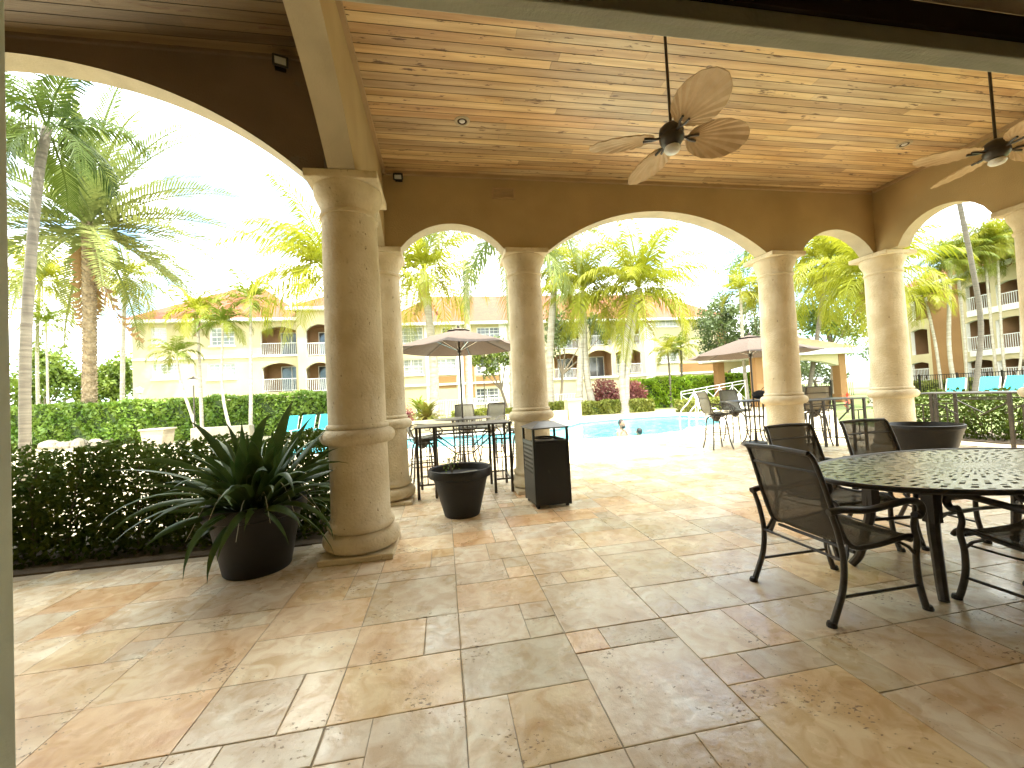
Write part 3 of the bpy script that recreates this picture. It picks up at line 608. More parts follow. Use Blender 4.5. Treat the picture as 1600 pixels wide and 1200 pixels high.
# --- oval cast table
def oval_table():
    t = thing('dining_table', 'large oval cast metal table with a pierced leaf pattern top', 'table', (3.79, 2.33, 0))
    A, B, H = 1.24, .655, .74
    top = MB(); NR, NA = 30, 152
    ring = []
    for i in range(NR+1):
        u = i/NR; row = []
        for j in range(NA):
            a = 2*PI*j/NA; row.append(len(top.v)); top.v.append(((.10+(A-.10)*u)*math.cos(a) if u else .10*math.cos(a), (.05+(B-.05)*u)*math.sin(a) if u else .05*math.sin(a), 0))
        ring.append(row)
    for i in range(NR):
        for j in range(NA):
            hole = (1 < i < NR-2) and ((i % 4 in (1, 2) and (j + (i//4)*2) % 4 == 0) or (i % 4 == 3 and (j+(i//4)*2) % 4 == 2)) and i not in (15, 16)
            if not hole: top.f.append((ring[i][j], ring[i+1][j], ring[i+1][(j+1) % NA], ring[i][(j+1) % NA]))
    top.f.append(tuple(ring[0]))
    o = top.build('tabletop', M['alu'], t, loc=(0, 0, H)); q = o.modifiers.new('thick', 'SOLIDIFY'); q.thickness = .012; q.offset = -1
    b = MB(); b.tube([(A*math.cos(2*PI*i/96), B*math.sin(2*PI*i/96), H-.008) for i in range(96)], .017, 8, closed=True); b.build('rim', M['iron'], t, smooth=50)
    b = MB(); b.tube([(A*.86*math.cos(2*PI*i/72), B*.82*math.sin(2*PI*i/72), H-.045) for i in range(72)], .015, 6, closed=True)
    for s in (-1, 1):
        b.box(s*.55-.03, s*.55+.03, -B*.6, B*.6, H-.06, H-.02)
    b.box(-.9, .9, -.03, .03, H-.075, H-.02); b.build('under_frame', M['iron'], t)
    for sx in (-1, 1):
        for sy in (-1, 1):
            b = MB(); b.box(sx*.70-.035, sx*.70+.035, sy*.19-.035, sy*.19+.035, H-.28, H-.045)
            pth = smooth([(sx*.70, sy*.19, H-.20), (sx*.71, sy*.20, H-.36), (sx*.73, sy*.22, .28), (sx*.76, sy*.25, .10), (sx*.80, sy*.285, .012)], 5)
            b.tube(pth, [.036-.010*i/len(pth) for i in range(len(pth))], 8); b.build('leg', M['iron'], t, smooth=40)
    b = MB(); b.tube(smooth([(-.72,-.2,.36), (-.3,0,.42), (.3,0,.42), (.72,.2,.36)], 5), .012, 6); b.tube(smooth([(-.72,.2,.36), (-.3,0,.42), (.3,0,.42), (.72,-.2,.36)], 5), .012, 6)
    b.build('cross_brace', M['iron'], t)
oval_table()

# --- big pot and its plant
def pot(name, label, cat, loc, rt, rb, h, m, lipw=.02):
    t = thing(name, label, cat, loc)
    prof = [(rb*.96, 0), (rb, .012), (rb+(rt-.035-rb)*.86, h*.80), (rt-.035, h*.815), (rt-.006, h*.83), (rt+.004, h*.87), (rt+.004, h*.95), (rt, h), (rt-.018, h+.004), (rt-.035, h-.01), (rt-.045, h*.86), (.01, h*.84)]
    b = MB(); b.lathe(prof, 48, cap=True); b.build('body', m, t, smooth=35)
    b = MB(); b.lathe([(.01, h*.845), (rt-.05, h*.846)], 32, cap=False); b.build('soil', M['soil'], t)
    return t
PX, PY = -1.70, 3.985
pot('flower_pot', 'big round dark pot with a spreading strap-leaf plant, in front of the hedge', 'pot', (PX, PY, 0), .405, .265, .60, M['pot'])
def strap_plant(loc, label):
    r = random.Random(21); t = thing('potted_plant', label, 'plant', loc); b = MB()
    for k in range(135):
        az = r.uniform(0, 2*PI); q = r.random(); Ln = r.uniform(.5, 1.12); el = R(r.uniform(38, 84) if q < .66 else r.uniform(5, 50)); w_ = r.uniform(.020, .036)*(1.45 if el > R(55) else 1)
        droop = r.uniform(.35, 1.15)*(1.35 - el/(PI/2)*.8); r0 = r.uniform(0, .14); p = Vector((r0*math.cos(az+r.uniform(-.8,.8)), r0*math.sin(az+r.uniform(-.8,.8)), 0)); n = 11; tw = r.uniform(-.9, .9); wob = r.uniform(-.6, .6)
        pts = [p.copy()]; e = el; ds = Ln/n
        for i in range(n):
            p = p + Vector((math.cos(az)*math.cos(e), math.sin(az)*math.cos(e), math.sin(e)))*ds; pts.append(p.copy()); az += wob*ds; e -= droop*1.9*ds*(.35+1.3*i/n)
            if p.z < -.35: break
        k0 = len(b.v); m_ = len(pts)
        for i, q_ in enumerate(pts):
            u = i/(m_-1); ww = w_*1.12*(.16 + .84*math.sin(PI*min(1, .04+u*.93))**1.5)*(1 if u < .85 else (1-u)/.15*.9+.1)
            side = Vector((-math.sin(az), math.cos(az), 0)); d = (pts[min(i+1, m_-1)]-pts[max(i-1, 0)]).normalized(); nrm = side.cross(d); side = (side*math.cos(tw)+nrm*math.sin(tw)); up = side.cross(d)
            b.v += [tuple(q_-side*ww+up*ww*.35), tuple(q_), tuple(q_+side*ww+up*ww*.35)]
        for i in range(m_-1):
            for j in (0, 1): a = k0+i*3+j; b.f.append((a, a+1, a+4, a+3))
    b.build('leaves', M['leaf_dark'], t, smooth=60)
    b = MB()
    for k in range(8):
        az = R(200)+k*.45; p0 = Vector((.1*math.cos(az), .1*math.sin(az), .05)); pts = smooth([p0, p0+Vector((.22*math.cos(az), .22*math.sin(az), .12+.05*(k % 3))), p0+Vector((.42*math.cos(az), .42*math.sin(az), -.05-.1*(k % 2)))], 5)
        b.tube(pts, [.006-.004*i/len(pts) for i in range(len(pts))], 4)
    b.build('dry_stalks', M['leaf_rim'], t)
    return t
strap_plant((PX, PY, .50), 'dark green strap-leaf plant fanning out of the big round pot by the hedge')
pot('flower_pot', 'round black pot, nearly empty, in front of the left bar table', 'pot', (.165, 5.02, 0), .385, .215, .575, M['black'])
def sprig(loc, label, n=46, s=.02, h=.28):
    r = random.Random(4); t = thing('seedling', label, 'plant', loc); b = MB()
    for k in range(4): b.tube([(0,0,0), (r.uniform(-.04,.04), r.uniform(-.04,.04), h*.5), (r.uniform(-.09,.09), r.uniform(-.06,.06), h*r.uniform(.8,1))], .004, 4)
    b.build('stem', M['twig'], t); Q = []
    for k in range(n):
        c = np.array([r.uniform(-.1,.1), r.uniform(-.07,.07), r.uniform(.05, h)]); a = np.array([r.gauss(0,1) for _ in range(3)]); a /= np.linalg.norm(a); bb = np.cross(a, [r.gauss(0,1) for _ in range(3)]); bb /= np.linalg.norm(bb)
        Q.append([c-a*s, c+bb*s*.6, c+a*s, c-bb*s*.6])
    quads('leaves', Q, M['hedge'], t)
sprig((.06, 5.02, .48), 'thin small-leaved seedling growing in the nearly empty black pot')
b = MB(); b.bar((.02, 4.92, .515), (.38, 5.1, .505), .02, .012); tag(b.build('plant_stake', M['leaf_rim']), 'pale stick lying on the soil of the nearly empty black pot', 'stick')
def bowl():
    t = thing('planter', 'wide black bowl planter in front of the corner column', 'planter', (7.17, 5.0, 0))
    b = MB(); h = .665; b.lathe([(.24,0), (.25,.015), (.30,.15), (.38,.40), (.425,.56), (.44,.60), (.455,.62), (.455,h), (.43,h+.004), (.415,h-.03), (.39,.5), (.01,.48)], 48); b.build('body', M['black'], t, smooth=35)
    b = MB(); b.lathe([(.01,.485), (.38,.486)], 32, cap=False); b.build('soil', M['soil'], t)
bowl()

# --- litter bin
def litter_bin():
    t = thing('litter_bin', 'square black litter bin with an open slot and sloping roof beside the column', 'bin', (1.285, 5.15, 0), R(3))
    W, D = .235, .262
    b = MB(); b.box(-W+.02, W-.02, -D+.02, D-.02, .06, .80); b.build('liner', M['black'], t, bev=.008)
    f = MB()
    f.box(-W, W, -D, -D+.012, .055, .80)
    for x in (-W, W-.03): f.box(x, x+.03, -D-.004, -D+.026, 0.03, .985)
    for x in (-W, W-.03): f.box(x, x+.03, D-.03, D, 0.03, .985)
    f.box(-W+.03, W-.03, -D-.003, -D+.02, .80, .835); f.box(-W+.03, W-.03, -D-.003, -D+.02, .04, .07)
    f.build('body', M['bin'], t, bev=.004)
    for s in (-1, 1):
        p = MB(); x = s*(W-.006)
        for r_ in range(7):                       # perforated side panel: rows of square holes in its upper part
            z0 = .40+r_*.055
            for c_ in range(8):
                y0 = -D+.04+c_*.055; p.box(x-.004, x+.004, y0, y0+.028, z0, z0+.055); p.box(x-.004, x+.004, y0+.028, y0+.055, z0, z0+.028)
        p.box(x-.005, x+.005, -D+.03, D-.03, .05, .40); p.box(x-.005, x+.005, -D+.03, D-.03, .785, .835)
        p.build('side_panel', M['bin'], t)
    rf = MB(); rf.add([(-W-.012,-D-.015,.985), (W+.012,-D-.015,.985), (W+.012,D+.012,.985), (-W-.012,D+.012,.985), (-W-.012,-D-.015,1.0), (W+.012,-D-.015,1.0), (W+.012,D+.012,1.0), (-W-.012,D+.012,1.0), (-.10,-.10,1.068), (.10,-.10,1.068), (.10,.10,1.068), (-.10,.10,1.068)],
        [(3,2,1,0), (0,1,5,4), (1,2,6,5), (2,3,7,6), (3,0,4,7), (4,5,9,8), (5,6,10,9), (6,7,11,10), (7,4,8,11), (8,9,10,11)])
    rf.build('roof', M['bintop'], t, bev=.006)
    b = MB(); b.lathe([(.12,.838), (.15,.845), (.155,.86), (.13,.862), (.115,.85)], 24, cap=False); b.build('bin_ring', M['black'], t, smooth=40)
    for x in (-.19, .19):
        for y in (-.215, .215):
            b = MB(); b.lathe([(.018,0), (.024,.004), (.024,.04), (.014,.045)], 12, (x, y, 0)); b.build('foot', M['black'], t)
litter_bin()

# --- bar height counters with a railing like frame
def bar_table(label, loc, rot, W=1.42, D=.70, H=1.035, inner=.28):
    t = thing('bar_table', label, 'bar table', loc, rot, 'rectangular bar tables')
    b = MB(); b.box(-W/2, W/2, -D/2, D/2, H-.022, H); b.build('tabletop', M['iron'], t, bev=.005)
    f = MB()
    for y in (-D/2+.03, D/2-.03):
        for x0, x1 in ((-W/2+.05, -W/2+inner), (W/2-inner, W/2-.05)):
            f.bar((x0,y,.20), (x1,y,.20), .022); f.bar((x0,y,H-.24), (x1,y,H-.24), .022); f.bar(((x0+x1)/2,y,.20), ((x0+x1)/2,y,H-.24), .014); f.bar((x0,y,.52), (x1,y,.52), .014)
        f.bar((-W/2+inner,y,H-.12), (W/2-inner,y,H-.12), .022)
        f.bar((-W/2+inner,y,H-.16), (-.12,y,H-.42), .018); f.bar((W/2-inner,y,H-.16), (.12,y,H-.42), .018)
    for x in (-W/2+.05, W/2-.05): f.bar((x,-D/2+.03,.20), (x,D/2-.03,.20), .022)
    f.build('rail_frame', M['iron'], t)
    for x in (-W/2+.03, -W/2+inner, W/2-inner, W/2-.03):
        for y in (-D/2+.03, D/2-.03):
            b = MB(); b.box(x-.02, x+.02, y-.02, y+.02, 0, H-.023); b.build('leg', M['iron'], t, bev=.004)
    return t
bt = bar_table('black rectangular bar table behind the nearly empty black pot', (.28, 6.27, 0), R(-1))
dup(bt, (7.42, 6.95, 0), R(-3), 'black rectangular bar table between the two right columns, before the tan high chair', scale=(1.03, 1, 1))
dup(bt, (10.0, 6.0, 0), R(-88), 'black rectangular bar table in front of the leafy hedge at the right edge', scale=(1.3, 1, 1))

# --- bar stools, local +x forward
def bar_stool(label, loc, rot, sl='sling_grey'):
    t = thing('bar_stool', label, 'bar stool', loc, rot, 'swivel bar stools with arms')
    back = smooth([(-.30,0,1.27), (-.285,0,1.22), (-.25,0,1.10), (-.225,0,.95), (-.17,0,.82), (-.12,0,.785)], 4); seat = smooth([(-.12,0,.785), (.05,0,.79), (.20,0,.805), (.26,0,.79), (.28,0,.75)], 4)
    cloth('backrest', back, .20, .225, M[sl], t, n=5); cloth('seat', seat, .225, .225, M[sl], t, n=5)
    f = MB()
    for s in (-1, 1): f.tube([(p[0], s*(.21+.02*min(1, i/15)), p[2]) for i, p in enumerate(back[:-1]+seat)], .012, 6)
    f.tube([(-.30,-.21,1.272), (-.305,0,1.28), (-.30,.21,1.272)], .012, 6); f.tube([(-.27,-.215,1.14), (-.28,0,1.14), (-.27,.215,1.14)], .007, 5)
    f.build('frame', M['iron'], t, smooth=50)
    for s in (-1, 1):
        b = MB(); y = s*.255
        b.tube(smooth([(-.22,y*.92,.93), (-.10,y,1.0), (.12,y,.99), (.25,y,.95), (.295,y,.90), (.27,y,.86), (.235,y,.87), (.24,y,.90)], 4), .010, 6)
        b.tube(smooth([(-.235,y*.9,.80), (-.25,y,.90), (-.22,y,.99), (-.10,y,1.0)], 3), .008, 5)
        b.tube([(.13+.045*math.cos(k*PI/6), y, .925+.045*math.sin(k*PI/6)) for k in range(12)], .006, 5, closed=True)
        b.tube(smooth([(.28,y,.86), (.20,y*.95,.78), (.0,y*.9,.735), (-.2,y*.9,.755), (-.235,y*.9,.80)], 3), .009, 5)
        b.build('armrest', M['iron'], t, smooth=50)
    b = MB(); b.lathe([(.02,.60), (.05,.62), (.09,.66), (.10,.70), (.11,.735), (.03,.745)], 12); b.box(-.16, .16, -.20, .20, .745, .762); b.build('swivel', M['iron'], t, smooth=40)
    for k in range(4):
        a = PI/4 + k*PI/2; c_, s_ = math.cos(a), math.sin(a)
        b = MB(); b.tube(smooth([(.03*c_,.03*s_,.70), (.13*c_,.13*s_,.715), (.20*c_,.20*s_,.64), (.235*c_,.235*s_,.42), (.26*c_,.26*s_,.20), (.315*c_,.315*s_,.0)], 4), .015, 7); b.build('leg', M['iron'], t, smooth=50)
    b = MB(); b.tube([(.242*math.cos(2*PI*i/28), .242*math.sin(2*PI*i/28), .33) for i in range(28)], .010, 6, closed=True); b.tube([(.228*math.cos(2*PI*i/28), .228*math.sin(2*PI*i/28), .43) for i in range(28)], .007, 6, closed=True)
    b.build('foot_ring', M['iron'], t, smooth=50)
    return t
bs = bar_stool('bar stool seen from the side by the pool ladder, left of the round bar table', (6.02, 8.15, 0), R(-8))
for loc, rot, lab in (((7.15, 8.95, 0), R(-100), 'bar stool on the pool side of the right round bar table, facing us'), ((7.95, 8.05, 0), R(190), 'bar stool right of the round bar table, half behind a stone column'),
                      ((-.38, 7.0, 0), R(12), 'bar stool beside the second column, at the left end of the left bar table'), ((.52, 9.25, 0), R(-80), 'bar stool with its empty back toward the pool, left of the umbrella pole'),
                      ((1.02, 8.85, 0), R(-125), 'bar stool on the pool side, right of the umbrella pole'), ((1.38, 7.25, 0), R(170), 'bar stool between the left bar table and the column behind the litter bin'),
                      ):
    dup(bs, loc, rot, lab)
ts = bar_stool('tan high chair turned away from us behind the second bar table', (8.05, 7.62, 0), R(60), 'sling_tan')
# --- round bar tables
def round_bar(label, loc, lattice=False):
    t = thing('round_bar_table', label, 'bar table', loc, R(20), 'round bar tables under umbrellas'); H = 1.035
    b = MB(); b.lathe([(.03,H-.02), (.56,H-.02), (.575,H-.008), (.56,H), (.03,H)], 48); b.build('tabletop', M['iron'], t, smooth=40)
    for k in range(4):
        a = k*PI/2; c_, s_ = math.cos(a), math.sin(a)
        b = MB(); b.tube(smooth([(.22*c_,.22*s_,H-.02), (.20*c_,.20*s_,.75), (.19*c_,.19*s_,.40), (.22*c_,.22*s_,.18), (.34*c_,.34*s_,.0)], 4), .017, 7); b.build('leg', M['iron'], t, smooth=50)
    b = MB()
    for z in (.66, .34): b.tube([(.19*math.cos(2*PI*i/24), .19*math.sin(2*PI*i/24), z) for i in range(24)], .012, 6, closed=True)
    for k in range(16): a = 2*PI*k/16; b.tube([(.19*math.cos(a), .19*math.sin(a), .66), (.19*math.cos(a), .19*math.sin(a), H-.02)], .006, 4) if lattice or k % 2 == 0 else None
    if lattice:
        for z in (.74, .82, .90): b.tube([(.19*math.cos(2*PI*i/24), .19*math.sin(2*PI*i/24), z) for i in range(24)], .008, 5, closed=True)
    b.build('ring_frame', M['iron'], t)
    return t
def umbrella(label, loc, r, ze, zt, rot):
    t = thing('patio_umbrella', label, 'umbrella', loc, 0, 'taupe octagonal patio umbrellas')
    b = MB(); b.tube([(0,0,.03), (0,0,zt+.02)], .019, 10); b.build('pole', M['iron'], t, smooth=50)
    b = MB(); b.lathe([(.28,0), (.285,.03), (.26,.06), (.24,.062), (.235,.09), (.08,.10), (.06,.12), (.035,.125), (.03,.30), (.022,.302)], 32); b.build('base', M['iron'], t, smooth=40)
    b = MB(); b.lathe([(.008,zt+.02), (.022,zt+.03), (.026,zt+.06), (.016,zt+.085), (.004,zt+.10)], 12); b.build('finial', M['iron'], t, smooth=60)
    v = [(0,0,zt)]; f = []; nr = 6; v = []
    for i in range(nr+1):
        u = max(i/nr, .02)
        for k in range(8):
            a0 = rot+k*PI/4; a1 = a0+PI/4
            for j in range(4):
                w_ = j/4; x = math.cos(a0)*(1-w_)+math.cos(a1)*w_; y = math.sin(a0)*(1-w_)+math.sin(a1)*w_
                z = zt - (zt-ze)*(u**1.12) - .035*4*w_*(1-w_)*u*.6 ; ins = 1-.04*4*w_*(1-w_)*u
                v.append((x*r*u*ins, y*r*u*ins, z))
    for i in range(nr):
        for j in range(32): f.append((i*32+j, (i+1)*32+j, (i+1)*32+(j+1) % 32, i*32+(j+1) % 32))
    f.append(tuple(range(32))); b = MB(); b.add(v, f); cn = b.build('canopy', M['umb'], t, solid=.004)
    b = MB(); vt = [(x*.24/r*1.1 if 0 else x, y, z) for x, y, z in v[:0]]
    v2 = []; f2 = []
    for i, (rr_, zz) in enumerate(((.02, zt+.03), (.15, zt-.005), (.24, zt-.03))):
        for k in range(8): a = rot+k*PI/4; v2.append((rr_*math.cos(a), rr_*math.sin(a), zz))
    for i in range(2):
        for j in range(8): f2.append((i*8+j, (i+1)*8+j, (i+1)*8+(j+1) % 8, i*8+(j+1) % 8))
    b.add(v2, f2); b.build('vent_cap', M['umb'], cn, solid=.003)
    hub = zt-.42
    for k in range(8):
        a = rot+k*PI/4; c_, s_ = math.cos(a), math.sin(a)
        b = MB(); b.tube([(c_*r*u, s_*r*u, zt-(zt-ze)*(u**1.12)-.018) for u in (.03, .25, .5, .75, .985)], .008, 5); rb = b.build('rib', M['iron'], t)
        b = MB(); b.tube([(.03*c_,.03*s_,hub), (c_*r*.42, s_*r*.42, zt-(zt-ze)*(.42**1.12)-.022)], .006, 5); b.build('strut', M['steel'], rb)
    b = MB(); b.lathe([(.02,hub-.06), (.04,hub-.05), (.045,hub+.03), (.02,hub+.05)], 12); b.build('runner', M['iron'], t, smooth=40)
    return t
round_bar('round bar table with a slatted drum behind the nearly empty black pot', (.36, 8.05, 0), True)
umbrella('taupe umbrella open over the left bar tables, between two stone columns', (.36, 8.05, 0), 1.30, 2.41, 2.80, R(22.5+9))
p = fl(1182, 632, 1.035); RT = (7.0, 8.15)
round_bar('round bar table under the right umbrella, beside the pool ladder', (RT[0], RT[1], 0))
umbrella('taupe umbrella at the right, partly behind a stone column', (RT[0], RT[1], 0), 1.37, 1.98+.10, 2.50, R(22.5-20))
def bag(loc, label, s, m='bag', seed=1):
    r = random.Random(seed); b = MB()
    for k in range(6): b.ball((r.uniform(-.1,.1)*s, r.uniform(-.06,.06)*s, .07*s+r.uniform(0,.04)*s), (.12*s, .09*s, .075*s), 12, 8)
    b.tube(smooth([(-.1*s,0,.12*s), (0,.02,.22*s), (.1*s,0,.12*s)], 5), .008, 5)
    o = b.build('bag', M[m], smooth=60); o.location = loc; tag(o, label, 'bag')
bag((RT[0]+.22, RT[1]-.1, 1.036), 'black bag lying on the round bar table under the right umbrella', 1.25)
# ================================================================ GARDEN, POOL SIDE AND HOUSES
def gz(p, z=-.03): return Vector((p.x, p.y, z))
def rnd_frames(n, rs):                  # random orthonormal pairs
    a = rs.normal(size=(n, 3)); a /= np.linalg.norm(a, axis=1)[:, None]; b = rs.normal(size=(n, 3)); b -= (a*b).sum(1)[:, None]*a; b /= np.linalg.norm(b, axis=1)[:, None]; return a, b
def leafq(c, s, rs, asp=.55):
    n = len(c); a, b = rnd_frames(n, rs); s = (s*rs.uniform(.6, 1.3, n))[:, None]; return np.stack([c-a*s, c+b*s*asp, c+a*s, c-b*s*asp], 1)

# --- hedges
def hedge(name, label, cat, p0, p1, dep, h, leaf, n, m, core=True, seed=0, sparse=False, kind=None, group=None, bump=.12):
    p0, p1 = Vector((*p0, 0)), Vector((*p1, 0)); d = p1-p0; Ln = d.length; d.normalize(); nrm = Vector((-d.y, d.x, 0)); rs = np.random.RandomState(seed)
    t = thing(name, label, cat, (p0+p1)/2, 0, group)
    if sparse:
        u = rs.uniform(0, Ln, n); v = rs.uniform(0, dep, n); z = h*rs.uniform(0, 1, n)**.85
        g = np.sin(u*5.1+1)*np.sin(z*7+u)*.5 + np.sin(u*11+v*9)*.3; keep = rs.uniform(size=n) < .78 + g*.5 + (.5-z/h)*.5; u, v, z = u[keep], v[keep], z[keep]
        z = z + .05*np.sin(u*6)*z/h + .03*np.sin(u*17)*z/h
    else:
        k = rs.choice(4, n, p=[.62, .22, .08, .08]); u = rs.uniform(0, Ln, n); v = rs.uniform(0, dep, n); z = rs.uniform(0, h, n)
        v = np.where(k == 0, rs.uniform(-.03, .1, n), v); z = np.where(k == 1, h+rs.uniform(-.1, .06, n), z); u = np.where(k == 2, 0, np.where(k == 3, Ln, u))
        w = bump*(np.sin(u*2.3+seed)*np.sin(z*3.1+u*.7)+.6*np.sin(u*5.7+z*4)); v = v + np.where(k == 0, w, 0); z = z + np.where(k == 1, w*.7, 0)
    c = np.stack([p0.x+d.x*u+nrm.x*v, p0.y+d.y*u+nrm.y*v, z], 1) - np.array([t.location.x, t.location.y, 0])
    quads('foliage', leafq(c, leaf, rs), m, t)
    if core:
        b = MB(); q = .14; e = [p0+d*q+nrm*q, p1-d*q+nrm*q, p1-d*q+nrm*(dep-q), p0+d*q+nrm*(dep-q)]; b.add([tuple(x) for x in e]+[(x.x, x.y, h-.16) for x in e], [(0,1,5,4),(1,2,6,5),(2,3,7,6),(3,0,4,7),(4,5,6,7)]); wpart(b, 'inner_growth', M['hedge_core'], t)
    if sparse:
        b = MB(); r = random.Random(seed)
        for i in range(int(Ln*9)):
            x = r.uniform(.03, Ln-.03); y_ = r.uniform(.15, dep-.15); q = p0+d*x+nrm*y_; pts = [q]
            for k_ in range(4): q = q+Vector((r.uniform(-.09,.09), r.uniform(-.06,.06), h*.22)); pts.append(q)
            b.tube(pts, [.011,.009,.007,.005,.003], 4)
            for k_ in (1, 2, 3):
                e_ = pts[k_]+Vector((r.uniform(-.22,.22), r.uniform(-.18,.18), r.uniform(.05,.2))); b.tube([pts[k_], e_], [.005,.002], 3)
        wpart(b, 'stems', M['twig'], t)
    return t
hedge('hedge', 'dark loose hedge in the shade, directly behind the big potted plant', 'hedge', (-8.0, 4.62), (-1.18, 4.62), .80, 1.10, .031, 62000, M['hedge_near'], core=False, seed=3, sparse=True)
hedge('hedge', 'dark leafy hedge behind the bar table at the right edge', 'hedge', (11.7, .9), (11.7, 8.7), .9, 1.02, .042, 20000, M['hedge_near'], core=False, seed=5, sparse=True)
hedge('hedge', 'long tall sunny hedge behind the big date palm, in front of the left apartment house', 'hedge', (-27, 24.9), (-5.2, 22.4), 1.3, 2.13, .11, 17000, M['hedge'], seed=7)
a_, b_ = fl(985, 636), fl(1172, 629)
hedge('hedge', 'bright lime green clipped hedge right of the copper red shrub', 'hedge', (13.6, 28.0), (22.6, 24.6), 1.4, 2.15, .11, 9000, M['hedge_lime'], seed=8)
def low(label, px0, px1, py, Y, h, m, seed, dep=.9, n=2600, name='low_hedge', leaf=.09):
    a, b = at(px0, py, Y), at(px1, py, Y); return hedge(name, label, 'hedge', (a.x, Y), (b.x, Y), dep, h, leaf, n, m, seed=seed, bump=.1)
low('low yellow green hedge between the white fence and the pool, behind the left umbrella pole', 706, 800, 628, 26, .62, M['shrub_yel'], 11)
low('low yellow shrubs below the copper red shrub on the pool edge', 906, 980, 640, 23.5, .75, M['shrub_yel'], 12)
low('short low yellow shrub right of the leaning coconut trunk', 985, 1022, 640, 23.2, .75, M['shrub_yel'], 13, n=1300)
low('small yellow green shrub beside the column behind the litter bin', 858, 884, 632, 26, .8, M['shrub_yel'], 14, n=900)
low('yellow green ground hedge at the far right, behind the turquoise loungers', 1440, 1700, 600, 21.5, .95, M['shrub_yel'], 15, n=5000, dep=1.2)
low('yellow green shrubs behind the white ramp railing', 1068, 1160, 632, 20.5, .7, M['shrub_yel'], 16, n=1800)
def shrub(name, label, cat, c, r, n, leaf, m, seed, group=None):
    rs = np.random.RandomState(seed); t = thing(name, label, cat, (c[0], c[1], 0), 0, group); v = rs.normal(size=(n, 3)); v /= np.linalg.norm(v, axis=1)[:, None]
    k = rs.uniform(.6, 1.05, n) * (1+.12*np.sin(v[:, 0]*7+seed)*np.sin(v[:, 2]*6+v[:, 1]*5)); p = v*k[:, None]*np.array(r); p[:, 2] = np.abs(p[:, 2]+r[2]*.25)+.05
    quads('foliage', leafq(p, leaf, rs), m, t); b = MB(); q = random.Random(seed)
    for i in range(7): b.tube([(q.uniform(-.1,.1), q.uniform(-.1,.1), 0), (q.uniform(-.6,.6)*r[0], q.uniform(-.6,.6)*r[1], r[2]*.9)], [.04,.015], 5)
    b.build('stems', M['twig'], t); return t
c = at(945, 612, 27.2); shrub('copper_shrub', 'big copper red shrub in front of the middle apartment house, left of its trunk', 'shrub', (c.x, 27.2), (1.25, 1.0, 1.75), 3600, .10, M['shrub_red'], 2, 'copper red shrubs')
c = at(990, 612, 27.0); shrub('copper_shrub', 'copper red shrub touching the lime hedge, right of the coconut trunk', 'shrub', (c.x, 27.0), (1.0, .9, 1.6), 2600, .10, M['shrub_red'], 3, 'copper red shrubs')
c = at(634, 625, 21); shrub('copper_shrub', 'small pink red shrub showing just right of the second column', 'shrub', (c.x, 21), (.45, .4, .9), 900, .07, M['shrub_red'], 4, 'copper red shrubs')
def fan_plant(loc, label, m, n, L0, L1, wd, seed, cat='plant'):
    r = random.Random(seed); t = thing('leafy_plant', label, cat, loc); b = MB()
    for k in range(n):
        az = r.uniform(0, 2*PI); el = R(r.uniform(25, 85)); Ln = r.uniform(L0, L1); p = Vector((0, 0, .15+r.uniform(0, .5))); pts = [p]; e = el
        for i in range(6): p = p+Vector((math.cos(az)*math.cos(e), math.sin(az)*math.cos(e), math.sin(e)))*Ln/6; pts.append(p); e -= .24
        side = Vector((-math.sin(az), math.cos(az), .2)); k0 = len(b.v)
        for i, q in enumerate(pts): w_ = wd*math.sin(PI*min(1, .1+i/6*.88)); b.v += [tuple(q-side*w_), tuple(q+side*w_)]
        for i in range(6): a = k0+i*2; b.f.append((a, a+1, a+3, a+2))
    b.build('leaves', m, t); b = MB(); b.tube([(0,0,0), (0,0,.6)], .05, 6); b.build('stem', M['twig'], t); return t
c = at(668, 650, 19.5); fan_plant((c.x, 19.5, 0), 'golden yellow broad-leaved plant beyond the pool, under the left umbrella', M['croton'], 60, .8, 1.35, .10, 3)
c = at(655, 640, 24); fan_plant((c.x, 24, .3), 'dark green bushy plant behind the golden broad-leaved plant', M['palm'], 50, .9, 1.4, .06, 5)
c = at(1322, 610, 14); fan_plant((c.x, 14, .0), 'small red flowering plant between the two right columns, below the little pavilion', M['flower'], 24, .25, .45, .03, 6)

